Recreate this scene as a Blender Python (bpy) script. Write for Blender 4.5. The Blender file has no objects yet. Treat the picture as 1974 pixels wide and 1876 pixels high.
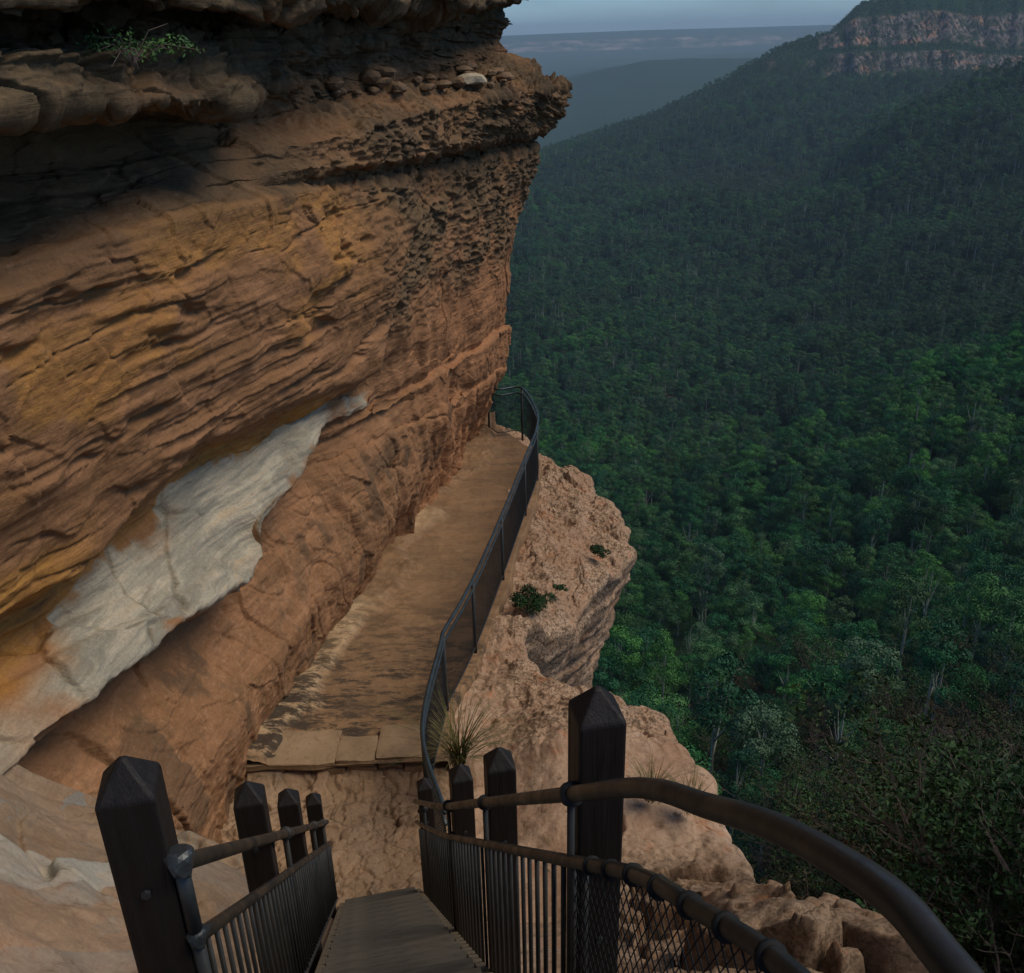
import bpy, math, random
import numpy as np
from mathutils import Vector, Matrix

random.seed(7)
RNG = np.random.default_rng(11)
SC = bpy.context.scene
COL = SC.collection
R = math.radians

# ------------------------------------------------------------------ camera
F = 1865.0; CX, CY = 987.0, 938.0           # measured on a 1974 x 1876 view of the photograph
PITCH, ROLL = R(25.2), R(1.3)
cp, sp = math.cos(PITCH), math.sin(PITCH)
R0 = np.array([1.0, 0, 0]); U0 = np.array([0, sp, cp]); FW = np.array([0, cp, -sp])
RT = math.cos(ROLL) * R0 - math.sin(ROLL) * U0
UP = math.cos(ROLL) * U0 + math.sin(ROLL) * R0
cam = bpy.data.cameras.new('camera'); camo = bpy.data.objects.new('camera', cam); COL.objects.link(camo)
M = Matrix(((RT[0], UP[0], -FW[0], 0), (RT[1], UP[1], -FW[1], 0), (RT[2], UP[2], -FW[2], 0), (0, 0, 0, 1)))
camo.matrix_world = M
cam.sensor_fit = 'HORIZONTAL'; cam.sensor_width = 36.0; cam.lens = 36.0 * F / 1974.0
cam.clip_start = 0.05; cam.clip_end = 60000.0
SC.camera = camo

# ------------------------------------------------------------------ sky, sun, exposure
SUN_EL, SUN_AZ = R(56.0), R(96.0)         # azimuth clockwise from +Y
world = bpy.data.worlds.new('World'); SC.world = world; world.use_nodes = True
wn = world.node_tree; wn.nodes.clear()
wo = wn.nodes.new('ShaderNodeOutputWorld'); bg = wn.nodes.new('ShaderNodeBackground')
sky = wn.nodes.new('ShaderNodeTexSky'); sky.sky_type = 'NISHITA'; sky.sun_disc = False
sky.sun_elevation = SUN_EL; sky.sun_rotation = SUN_AZ; sky.air_density = 1.0; sky.dust_density = 0.6; sky.ozone_density = 5.0
hs = wn.nodes.new('ShaderNodeHueSaturation'); hs.inputs['Saturation'].default_value = 1.0
wn.links.new(sky.outputs[0], hs.inputs['Color'])
tcw = wn.nodes.new('ShaderNodeTexCoord'); mpw = wn.nodes.new('ShaderNodeMapping'); mpw.inputs['Scale'].default_value = (2.0, 2.0, 9.0)
nzw = wn.nodes.new('ShaderNodeTexNoise'); nzw.inputs['Scale'].default_value = 2.5; nzw.inputs['Detail'].default_value = 5
mrw = wn.nodes.new('ShaderNodeMapRange'); mrw.inputs['From Min'].default_value = 0.35; mrw.inputs['From Max'].default_value = 0.7
mrw.inputs['To Min'].default_value = 0.8; mrw.inputs['To Max'].default_value = 1.12
wn.links.new(tcw.outputs['Generated'], mpw.inputs['Vector']); wn.links.new(mpw.outputs[0], nzw.inputs['Vector'])
wn.links.new(nzw.outputs['Fac'], mrw.inputs['Value'])
vmw = wn.nodes.new('ShaderNodeVectorMath'); vmw.operation = 'SCALE'
tint = wn.nodes.new('ShaderNodeVectorMath'); tint.operation = 'MULTIPLY'; 
sepw = wn.nodes.new('ShaderNodeSeparateXYZ'); mrz = wn.nodes.new('ShaderNodeMapRange'); mrz.inputs['From Min'].default_value = 0.0; mrz.inputs['From Max'].default_value = 0.35
mixw = wn.nodes.new('ShaderNodeMix'); mixw.data_type = 'VECTOR'; mixw.inputs[4].default_value = (0.85, 1.22, 1.75); mixw.inputs[5].default_value = (0.86, 1.0, 1.10)
wn.links.new(tcw.outputs['Generated'], sepw.inputs[0]); wn.links.new(sepw.outputs['Z'], mrz.inputs['Value']); wn.links.new(mrz.outputs[0], mixw.inputs[0]); wn.links.new(mixw.outputs[1], tint.inputs[1])
wn.links.new(hs.outputs[0], tint.inputs[0]); wn.links.new(tint.outputs[0], vmw.inputs[0]); wn.links.new(mrw.outputs[0], vmw.inputs['Scale'])
wn.links.new(vmw.outputs[0], bg.inputs['Color']); bg.inputs['Strength'].default_value = 0.068
wn.links.new(bg.outputs[0], wo.inputs[0])
sun = bpy.data.lights.new('sun', 'SUN'); suno = bpy.data.objects.new('sun', sun); COL.objects.link(suno)
sun.energy = 2.2; sun.angle = R(35.0); sun.color = (1.0, 0.88, 0.72)
sd = Vector((math.sin(SUN_AZ) * math.cos(SUN_EL), math.cos(SUN_AZ) * math.cos(SUN_EL), math.sin(SUN_EL)))
suno.rotation_euler = sd.to_track_quat('Z', 'Y').to_euler()
SC.view_settings.view_transform = 'Standard'; SC.view_settings.look = 'None'
SC.view_settings.gamma = 1.0; SC.view_settings.exposure = 0.15
SC.cycles.use_denoising = True; SC.cycles.max_bounces = 6; SC.cycles.diffuse_bounces = 3
SC.cycles.volume_bounces = 0; SC.cycles.transparent_max_bounces = 8

# ------------------------------------------------------------------ ray helpers (photograph -> place)
def ray(px, py):
    return FW + (px - CX) / F * RT - (py - CY) / F * UP
def at_depth(px, py, z):
    return ray(px, py) * z
def floor_z(y): return -6.32 - 0.08 * y
def on_floor(px, py, dz=0.0):                # meets the plane of the path
    d = ray(px, py); t = (-6.32 + dz) / (d[2] + 0.08 * d[1]); return d * t

# ------------------------------------------------------------------ numpy noise
def _hash(ix, iy, iz, s):
    h = (ix * 374761393 + iy * 668265263 + iz * 2147483647 + s * 1274126177) & 0xFFFFFFFF
    h = ((h ^ (h >> 13)) * 1274126177) & 0xFFFFFFFF
    h = ((h ^ (h >> 16)) * 2246822519) & 0xFFFFFFFF
    return ((h ^ (h >> 15)) & 0xFFFFFF).astype(np.float32) / np.float32(0x800000) - np.float32(1.0)
def noise(x, y, z, s=0):
    x = np.asarray(x, np.float64); y = np.asarray(y, np.float64) + 0 * x; z = np.asarray(z, np.float64) + 0 * x
    fx, fy, fz = np.floor(x), np.floor(y), np.floor(z)
    ix, iy, iz = fx.astype(np.int64), fy.astype(np.int64), fz.astype(np.int64)
    tx, ty, tz = (x - fx).astype(np.float32), (y - fy).astype(np.float32), (z - fz).astype(np.float32)
    tx = tx * tx * tx * (tx * (tx * 6 - 15) + 10); ty = ty * ty * ty * (ty * (ty * 6 - 15) + 10); tz = tz * tz * tz * (tz * (tz * 6 - 15) + 10)
    def L(a, b, t): return a + (b - a) * t
    c = lambda i, j, k: _hash(ix + i, iy + j, iz + k, s)
    return L(L(L(c(0,0,0), c(1,0,0), tx), L(c(0,1,0), c(1,1,0), tx), ty), L(L(c(0,0,1), c(1,0,1), tx), L(c(0,1,1), c(1,1,1), tx), ty), tz)
def fbm(x, y, z, o=4, s=0, g=0.5):
    v = 0; a = 1.0; n = 0
    for i in range(o):
        v = v + a * noise(x * 2**i + 17.3 * i, y * 2**i - 9.1 * i, z * 2**i + 4.7 * i, s + i); n += a; a *= g
    return v / n * 1.5
def cells(x, y, z, s=0):                     # distance to nearest and second nearest seed, and the nearest seed's value
    fx, fy, fz = np.floor(x), np.floor(y), np.floor(z)
    ix, iy, iz = fx.astype(np.int64), fy.astype(np.int64), fz.astype(np.int64)
    f1 = np.full(x.shape, 9.0, np.float32); f2 = f1.copy(); v = np.zeros(x.shape, np.float32)
    for i in (-1, 0, 1):
        for j in (-1, 0, 1):
            for k in (-1, 0, 1):
                a, b, c = ix + i, iy + j, iz + k
                dx = a + 0.5 + 0.45 * _hash(a, b, c, s) - x; dy = b + 0.5 + 0.45 * _hash(a, b, c, s + 1) - y; dz = c + 0.5 + 0.45 * _hash(a, b, c, s + 2) - z
                d = np.sqrt(dx * dx + dy * dy + dz * dz).astype(np.float32)
                near = d < f1
                f2 = np.where(near, f1, np.minimum(f2, d)); v = np.where(near, _hash(a, b, c, s + 3), v); f1 = np.where(near, d, f1)
    return f1, f2, v
def facets(x, y, z, s=0, tilt=1.0):           # broken stone: every cell is a plane of its own tilt
    fx, fy, fz = np.floor(x), np.floor(y), np.floor(z)
    ix, iy, iz = fx.astype(np.int64), fy.astype(np.int64), fz.astype(np.int64)
    f1 = np.full(x.shape, 9.0, np.float32); v = np.zeros(x.shape, np.float32)
    for i in (-1, 0, 1):
        for j in (-1, 0, 1):
            for k in (-1, 0, 1):
                a, b, c = ix + i, iy + j, iz + k
                dx = x - (a + 0.5 + 0.48 * _hash(a, b, c, s)); dy = y - (b + 0.5 + 0.48 * _hash(a, b, c, s + 1)); dz = z - (c + 0.5 + 0.48 * _hash(a, b, c, s + 2))
                d = (dx * dx + dy * dy + dz * dz).astype(np.float32); near = d < f1
                h = tilt * (dx * _hash(a, b, c, s + 4) + dy * _hash(a, b, c, s + 5) + dz * _hash(a, b, c, s + 6)) + .45 * _hash(a, b, c, s + 3)
                v = np.where(near, h, v); f1 = np.where(near, d, f1)
    return v
def sm(a, b, x):
    t = np.clip((x - a) / (b - a), 0, 1); return t * t * (3 - 2 * t)

# ------------------------------------------------------------------ mesh helpers
def link(o, parent=None):
    COL.objects.link(o)
    if parent is not None: o.parent = parent
    return o
def mesh_from(name, V, Fc, mat=None, smooth=True, attrs=None):
    V = np.asarray(V, np.float32).reshape(-1, 3); Fc = np.asarray(Fc, np.int32); n = Fc.shape[1]
    me = bpy.data.meshes.new(name); me.vertices.add(len(V)); me.vertices.foreach_set('co', V.ravel())
    me.loops.add(Fc.size); me.loops.foreach_set('vertex_index', Fc.ravel())
    me.polygons.add(len(Fc)); me.polygons.foreach_set('loop_start', np.arange(0, Fc.size, n, dtype=np.int32))
    me.polygons.foreach_set('loop_total', np.full(len(Fc), n, np.int32))
    me.polygons.foreach_set('use_smooth', np.full(len(Fc), smooth))
    for k, a in (attrs or {}).items():
        at = me.color_attributes.new(k, 'FLOAT_COLOR', 'POINT')
        at.data.foreach_set('color', np.asarray(a, np.float32).ravel())
    me.update(calc_edges=True)
    if mat: me.materials.append(mat)
    return me
def mobj(name, V, Fc, mat, parent=None, smooth=True, attrs=None):
    return link(bpy.data.objects.new(name, mesh_from(name, V, Fc, mat, smooth, attrs)), parent)
def grid_faces(nu, nv):
    i = np.arange(nu - 1)[:, None] * nv + np.arange(nv - 1)[None, :]
    return np.stack([i, i + nv, i + nv + 1, i + 1], -1).reshape(-1, 4)
def grid_normals(P):
    du = np.gradient(P, axis=0); dv = np.gradient(P, axis=1)
    n = np.cross(du, dv); return n / (np.linalg.norm(n, axis=-1, keepdims=True) + 1e-9)
class MB:
    def __init__(s): s.v = []; s.f = []; s.n = 0
    def add(s, V, Fc):
        s.v.append(np.asarray(V, float).reshape(-1, 3)); s.f += [tuple(int(i) + s.n for i in f) for f in Fc]; s.n += len(s.v[-1]); return s
    def tube(s, pts, rad, seg=8, cap=True):
        P = np.asarray(pts, float); n = len(P); rad = np.broadcast_to(np.asarray(rad, float), (n,))
        T = np.gradient(P, axis=0); T /= np.linalg.norm(T, axis=1, keepdims=True) + 1e-12
        ref = np.array([0, 0, 1.0]) if abs(T[0][2]) < 0.9 else np.array([1.0, 0, 0])
        V = []
        for k in range(n):
            a = ref - T[k] * np.dot(ref, T[k]); a /= np.linalg.norm(a) + 1e-12; b = np.cross(T[k], a); ref = a
            for j in range(seg):
                an = 2 * math.pi * j / seg; V.append(P[k] + rad[k] * (math.cos(an) * a + math.sin(an) * b))
        Fc = [(k * seg + j, k * seg + (j + 1) % seg, (k + 1) * seg + (j + 1) % seg, (k + 1) * seg + j) for k in range(n - 1) for j in range(seg)]
        if cap: Fc += [tuple(range(seg))[::-1], tuple((n - 1) * seg + j for j in range(seg))]
        return s.add(V, Fc)
    def box(s, c, ax, ay, az):               # centre and three half-axis vectors
        c, ax, ay, az = (np.asarray(q, float) for q in (c, ax, ay, az))
        V = [c + i * ax + j * ay + k * az for k in (-1, 1) for j in (-1, 1) for i in (-1, 1)]
        return s.add(V, [(0, 2, 3, 1), (4, 5, 7, 6), (0, 1, 5, 4), (2, 6, 7, 3), (0, 4, 6, 2), (1, 3, 7, 5)])
    def mesh(s, name, mat, smooth=False, bevel=0):
        me = bpy.data.meshes.new(name); me.from_pydata([tuple(v) for v in np.concatenate(s.v)], [], s.f); me.update()
        if smooth: me.polygons.foreach_set('use_smooth', [True] * len(me.polygons))
        if mat: me.materials.append(mat)
        return me
    def build(s, name, mat, parent=None, smooth=False, bevel=0):
        o = link(bpy.data.objects.new(name, s.mesh(name, mat, smooth)), parent)
        if bevel:
            b = o.modifiers.new('bevel', 'BEVEL'); b.width = bevel; b.segments = 2; b.limit_method = 'ANGLE'
        return o
def tag(o, label=None, cat=None, group=None, kind=None):
    for k, v in (('label', label), ('category', cat), ('group', group), ('kind', kind)):
        if v: o[k] = v
    return o
def empty(name, loc=(0, 0, 0), **kw):
    o = bpy.data.objects.new(name, None); o.location = loc; COL.objects.link(o); return tag(o, **kw)

# ------------------------------------------------------------------ materials
class Mat:
    def __init__(s, name, rough=0.85, spec=0.25):
        s.m = bpy.data.materials.new(name); s.m.use_nodes = True; s.t = s.m.node_tree; s.t.nodes.clear()
        s.o = s.t.nodes.new('ShaderNodeOutputMaterial'); s.b = s.t.nodes.new('ShaderNodeBsdfPrincipled')
        s.b.inputs['Roughness'].default_value = rough; s.b.inputs['Specular IOR Level'].default_value = spec
        s.t.links.new(s.b.outputs[0], s.o.inputs['Surface']); s.geo = s.t.nodes.new('ShaderNodeNewGeometry'); s.tc = s.t.nodes.new('ShaderNodeTexCoord')
    def L(s, a, b): s.t.links.new(a, b)
    def put(s, sock, v):
        if hasattr(v, 'is_output') or isinstance(v, bpy.types.NodeSocket): s.L(v, sock)
        elif isinstance(v, (tuple, list)) and len(v) == 3 and sock.type == 'RGBA': sock.default_value = (*v, 1)
        else: sock.default_value = v
    def coord(s, scale=(1, 1, 1), obj=False, rot=(0, 0, 0)):
        mp = s.t.nodes.new('ShaderNodeMapping'); mp.inputs['Scale'].default_value = scale; mp.inputs['Rotation'].default_value = rot
        s.L(s.tc.outputs['Object'] if obj else s.geo.outputs['Position'], mp.inputs['Vector']); return mp.outputs[0]
    def noise(s, co, scale, detail=6, rough=0.6, dist=0.0):
        n = s.t.nodes.new('ShaderNodeTexNoise'); s.L(co, n.inputs['Vector']); n.inputs['Scale'].default_value = scale
        n.inputs['Detail'].default_value = detail; n.inputs['Roughness'].default_value = rough; n.inputs['Distortion'].default_value = dist
        return n.outputs['Fac']
    def voro(s, co, scale, feat='F1', out='Distance'):
        n = s.t.nodes.new('ShaderNodeTexVoronoi'); n.feature = feat; s.L(co, n.inputs['Vector']); n.inputs['Scale'].default_value = scale; return n.outputs[out]
    def rng(s, v, a, b, c=0.0, d=1.0):
        n = s.t.nodes.new('ShaderNodeMapRange'); s.L(v, n.inputs['Value'])
        for k, q in (('From Min', a), ('From Max', b), ('To Min', c), ('To Max', d)): n.inputs[k].default_value = q
        return n.outputs[0]
    def mix(s, f, a, b, mode='MIX'):
        n = s.t.nodes.new('ShaderNodeMix'); n.data_type = 'RGBA'; n.blend_type = mode
        s.put(n.inputs[0], f); s.put(n.inputs[6], a); s.put(n.inputs[7], b); return n.outputs[2]
    def mul(s, a, b, op='MULTIPLY'):
        n = s.t.nodes.new('ShaderNodeMath'); n.operation = op; s.put(n.inputs[0], a); s.put(n.inputs[1], b); return n.outputs[0]
    def attr(s, name):
        n = s.t.nodes.new('ShaderNodeAttribute'); n.attribute_name = name
        q = s.t.nodes.new('ShaderNodeSeparateColor'); s.L(n.outputs['Color'], q.inputs[0]); return q.outputs[0], q.outputs[1], q.outputs[2]
    def bump(s, h, strength=0.5, dist=0.02, prev=None):
        n = s.t.nodes.new('ShaderNodeBump'); s.L(h, n.inputs['Height']); n.inputs['Strength'].default_value = strength; n.inputs['Distance'].default_value = dist
        if prev is not None: s.L(prev, n.inputs['Normal'])
        return n.outputs[0]
    def fin(s, col, nrm=None, rough=None):
        s.put(s.b.inputs['Base Color'], col)
        if nrm is not None: s.L(nrm, s.b.inputs['Normal'])
        if rough is not None: s.L(rough, s.b.inputs['Roughness'])
        return s.m

def mat_cliff():
    m = Mat('sandstone cliff', 0.9, 0.15)
    w, o, g = m.attr('zone'); redd, grain, dk = m.attr('zone_b')
    p = m.coord(); bed = m.coord((0.5, 0.5, 3.2), rot=(R(-4), 0, 0)); bedf = m.coord((0.8, 0.8, 9.0), rot=(R(-5), 0, 0))
    n1 = m.noise(p, 0.8, 8, 0.62, 0.4); n2 = m.noise(p, 5.0, 8, 0.7); n3 = m.noise(bed, 1.6, 8, 0.65, 0.6); n4 = m.noise(bedf, 3.0, 7, 0.7, 0.5); n5 = m.noise(p, 38.0, 5, 0.7)
    c = m.mix(m.rng(n1, 0.38, 0.62), (0.245, 0.135, 0.082), (0.32, 0.175, 0.108))
    c = m.mix(m.rng(n3, 0.42, 0.62), c, (0.225, 0.125, 0.072))
    c = m.mix(m.mul(m.rng(n3, 0.30, 0.45, 1, 0), 0.6), c, (0.40, 0.23, 0.15))
    oc = m.mix(m.rng(n4, 0.4, 0.62), (0.40, 0.215, 0.07), (0.28, 0.14, 0.06))
    c = m.mix(m.mul(o, m.rng(n1, 0.3, 0.55, 0.45, 1)), c, oc)
    rc = m.mix(m.rng(n4, 0.35, 0.65), (0.35, 0.175, 0.10), (0.26, 0.135, 0.082))
    c = m.mix(m.mul(redd, m.rng(n2, 0.3, 0.55, 0.5, 1)), c, rc)
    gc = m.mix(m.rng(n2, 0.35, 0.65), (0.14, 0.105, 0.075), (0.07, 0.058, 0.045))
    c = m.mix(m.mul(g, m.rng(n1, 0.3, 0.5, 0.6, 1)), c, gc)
    wc = m.mix(m.rng(n3, 0.35, 0.6), (0.50, 0.46, 0.40), (0.27, 0.27, 0.25))
    wc = m.mix(m.mul(m.rng(n4, 0.52, 0.66), 0.55), wc, (0.36, 0.25, 0.17))
    c = m.mix(w, c, wc)
    st = m.noise(m.coord((3.2, 2.6, .5), rot=(R(22), 0, 0)), 1.6, 8, .72, .4); sn = m.noise(m.coord((6, 5, 1.4), rot=(R(22), 0, 0)), 3.0, 6, .7)
    c = m.mix(m.mul(grain, m.rng(st, .50, .64, 0, .6)), c, (0.17, 0.11, 0.07)); c = m.mix(m.mul(grain, m.rng(sn, .54, .66, 0, .7)), c, (0.36, 0.22, 0.15))
    wv = m.noise(m.coord((.5, .35, 4.5), rot=(R(8), 0, 0)), 2.2, 9, .72, .4)
    wcol = m.mix(m.rng(wv, .42, .58), (.20, .205, .20), (.48, .44, .39)); wcol = m.mix(m.rng(n1, .55, .66), wcol, (.22, .215, .20)); wcol = m.mix(m.mul(m.rng(wv, .56, .66), .8), wcol, (.44, .33, .23)); wcol = m.mix(1.0, wcol, (.98, 1.0, 1.06), 'MULTIPLY'); c = m.mix(m.mul(w, .75), c, wcol)
    # iron-dark flecks, lichen and fine grain of the stone itself
    c = m.mix(m.mul(m.rng(n4, 0.58, 0.70), m.rng(w, 0, 1, 0.6, 0.25)), c, (0.12, 0.07, 0.045))
    c = m.mix(m.mul(m.rng(n2, 0.60, 0.72), 0.45), c, (0.43, 0.27, 0.19))
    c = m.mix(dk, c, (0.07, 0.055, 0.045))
    c = m.mix(0.35, c, m.mix(m.rng(n5, 0.3, 0.7), (0.35, 0.35, 0.35), (1.25, 1.25, 1.25)), 'MULTIPLY')
    b1 = m.bump(n4, 0.5, 0.05); b2 = m.bump(n2, 0.5, 0.05, b1); b3 = m.bump(n5, 0.45, 0.012, b2)
    c = m.mix(1.0, c, (1.16, 1.08, .86), 'MULTIPLY')
    return m.fin(c, b3)
def mat_ledge():
    m = Mat('sandstone ledge', 0.92, 0.15)
    pave, pale, rough = m.attr('zone')
    p = m.coord(); n1 = m.noise(p, 1.1, 8, 0.62, 0.2); n2 = m.noise(p, 6.0, 8, 0.72); n5 = m.noise(p, 34.0, 5, 0.75); v = m.voro(p, 16.0); n3 = m.noise(m.coord((1, 1, 2.5)), 2.4, 8, 0.7, 0.15)
    c = m.mix(m.rng(n1, 0.38, 0.62), (0.36, 0.225, 0.155), (0.50, 0.355, 0.265))
    c = m.mix(m.mul(m.rng(n3, 0.55, 0.68), 0.8), c, (0.42, 0.17, 0.08))
    c = m.mix(m.mul(m.rng(n3, 0.32, 0.45, 1, 0), 0.85), c, (0.20, 0.13, 0.085)); n7 = m.noise(m.coord((1, 1.6, 3)), 1.3, 9, .75, 0.1); c = m.mix(m.mul(m.rng(n7, .56, .64), .6), c, (.50, .35, .25)); n8 = m.noise(p, 20.0, 4, .65); c = m.mix(m.mul(m.mul(rough, m.rng(n8, .555, .60)), .85), c, (.11, .075, .05)); n9 = m.noise(p, 2.6, 7, .72, .2); c = m.mix(m.mul(m.mul(rough, m.rng(n9, .57, .63)), .7), c, (.13, .085, .055))
    c = m.mix(m.mul(pave, .75), c, m.mix(m.rng(n3, .4, .6), (.22, .145, .09), (.32, .215, .14)))
    c = m.mix(pale, c, m.mix(m.rng(n1, 0.40, 0.60), (0.29, 0.215, 0.155), (0.24, 0.155, 0.10)))
    ckp = m.voro(m.coord((1.1, .9, .9), rot=(.2, .1, .4)), 3.4, 'DISTANCE_TO_EDGE'); c = m.mix(m.mul(m.mul(pave, m.rng(ckp, 0, .035, .8, 0)), m.rng(n2, .4, .55)), c, (.10, .07, .05)); vp = m.voro(m.coord((1.1, .9, .9), rot=(.2, .1, .4)), 3.4, 'F1', 'Color'); qp = m.t.nodes.new('ShaderNodeSeparateColor'); m.L(vp, qp.inputs[0]); c = m.mix(m.mul(m.mul(pave, m.rng(qp.outputs[0], .5, 1)), .45), c, (.35, .23, .145))
    sk = m.noise(m.coord((2.4, .5, .8), rot=(0, 0, .35)), 1.5, 8, .7, .8); c = m.mix(m.mul(pale, m.rng(sk, .54, .64)), c, (.23, .165, .12)); c = m.mix(m.mul(pale, m.mul(m.rng(sk, .33, .43, 1, 0), .8)), c, (.26, .27, .26))
    vw = m.voro(m.coord((.9, .6, .6), rot=(0, 0, .5)), 1.55, 'F1', 'Color'); q = m.t.nodes.new('ShaderNodeSeparateColor'); m.L(vw, q.inputs[0]); c = m.mix(m.mul(m.mul(pale, m.rng(q.outputs[0], .76, .80)), .75), c, (.40, .385, .35)); c = m.mix(m.mul(m.mul(pale, m.rng(q.outputs[1], .80, .84)), .7), c, (.22, .23, .23))
    c = m.mix(m.mul(m.rng(n2, 0.58, 0.66), m.rng(pale, 0, 1, 0.8, 0.3)), c, (0.13, 0.09, 0.055))
    c = m.mix(m.mul(rough, m.mul(m.rng(n5, 0.5, 0.58), m.rng(n1, .35, .55, .3, 1))), c, (0.12, 0.08, 0.05))
    ck = m.voro(m.coord((1, 1, 1)), 2.2, 'DISTANCE_TO_EDGE'); c = m.mix(m.mul(m.mul(rough, m.rng(ck, 0, .03, .7, 0)), m.rng(n1, .45, .55)), c, (0.10, 0.065, 0.045))
    c = m.mix(m.mul(m.rng(n2, 0.28, 0.40, 1, 0), 0.5), c, (0.5, 0.35, 0.24))
    c = m.mix(0.35, c, m.mix(m.rng(n5, 0.3, 0.7), (0.4, 0.4, 0.4), (1.25, 1.25, 1.25)), 'MULTIPLY')
    b1 = m.bump(n2, 0.4, 0.03); b2 = m.bump(v, 0.4, 0.012, b1); b3 = m.bump(n5, 0.7, 0.012, b2)
    c = m.mix(1.0, c, (1.05, 1.03, .93), 'MULTIPLY')
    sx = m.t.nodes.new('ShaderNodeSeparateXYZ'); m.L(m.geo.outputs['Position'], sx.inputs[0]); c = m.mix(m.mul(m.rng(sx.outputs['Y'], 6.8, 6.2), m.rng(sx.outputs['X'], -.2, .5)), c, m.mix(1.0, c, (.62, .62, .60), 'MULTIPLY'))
    return m.fin(c, b3)
def mat_path():
    m = Mat('worn path', 0.85, 0.2)
    edge, wet, _ = m.attr('zone')
    p = m.coord(); ps = m.coord((0.55, 1.6, 1)); n1 = m.noise(p, 1.0, 7, 0.6); n2 = m.noise(ps, 2.2, 8, 0.7, 0.1); n5 = m.noise(p, 40.0, 5, 0.75); n3 = m.noise(p, 7, 7, 0.7)
    c = m.mix(m.rng(n1, 0.35, 0.65), (0.27, 0.165, 0.10), (0.20, 0.125, 0.08))
    c = m.mix(m.mul(m.rng(n2, 0.53, 0.62), m.rng(wet, 0, 1, 0.35, 0.85)), c, (0.085, 0.06, 0.045))
    c = m.mix(m.mul(m.rng(n3, 0.56, 0.70), 0.5), c, (0.37, 0.24, 0.15))
    c = m.mix(edge, c, m.mix(m.rng(n3, 0.35, 0.65), (0.48, 0.36, 0.25), (0.36, 0.24, 0.155)))
    c = m.mix(0.3, c, m.mix(m.rng(n5, 0.3, 0.7), (0.5, 0.5, 0.5), (1.2, 1.2, 1.2)), 'MULTIPLY')
    nb = m.noise(m.coord((1.0, 2.6, 1)), 1.5, 9, .78, .05); c = m.mix(m.mul(m.rng(nb, .48, .55), m.rng(wet, 0.1, 1, 0.2, 1.0)), c, (0.06, 0.045, 0.036)); c = m.mix(m.mul(m.rng(nb, .30, .42, 1, 0), .5), c, (.36, .25, .16))
    c = m.mix(1.0, c, (1.08, 1.04, .86), 'MULTIPLY')
    return m.fin(c, m.bump(n5, 0.6, 0.01, m.bump(n3, 0.6, 0.03)))
def mat_stone(name, a, b, sc=4.0):
    m = Mat(name, 0.9, 0.15); p = m.coord(obj=False); n1 = m.noise(p, sc, 7, 0.65, 0.4); n2 = m.noise(p, sc * 8, 5, 0.7)
    c = m.mix(m.rng(n1, 0.35, 0.65), a, b); c = m.mix(m.mul(m.rng(n2, 0.55, 0.7), 0.6), c, tuple(q * 0.35 for q in a))
    return m.fin(c, m.bump(n2, 0.5, 0.015, m.bump(n1, 0.5, 0.04)))
def mat_wood(name, a, b, spec=0.35, rough=0.6, axis=(14, 14, 0.8)):
    m = Mat(name, rough, spec); co = m.coord(axis, obj=True); n1 = m.noise(co, 3.0, 6, 0.6, 0.3); n2 = m.noise(co, 14.0, 4, 0.6); n3 = m.noise(m.coord(obj=True), 2.5, 5)
    c = m.mix(m.rng(n1, 0.35, 0.65), a, b); c = m.mix(m.mul(m.rng(n2, 0.55, 0.7), 0.7), c, tuple(q * 0.35 for q in a))
    c = m.mix(m.mul(m.rng(n3, 0.5, 0.7), 0.4), c, tuple(min(1, q * 1.7) for q in b))
    return m.fin(c, m.bump(n2, 0.4, 0.004, m.bump(n1, 0.4, 0.008)), m.rng(n1, 0.3, 0.7, rough - 0.1, rough + 0.15))
def mat_metal(name, a, b, metallic=0.0, rough=0.45, spec=0.5):
    m = Mat(name, rough, spec); m.b.inputs['Metallic'].default_value = metallic
    n1 = m.noise(m.coord(), 6.0, 6, 0.65); n2 = m.noise(m.coord(), 60.0, 4, 0.6)
    c = m.mix(m.rng(n1, 0.4, 0.62), a, b); c = m.mix(m.mul(m.rng(n2, 0.58, 0.7), 0.5), c, tuple(q * 0.4 for q in a))
    return m.fin(c, m.bump(n2, 0.25, 0.002), m.rng(n1, 0.3, 0.7, rough - 0.1, rough + 0.2))
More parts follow.
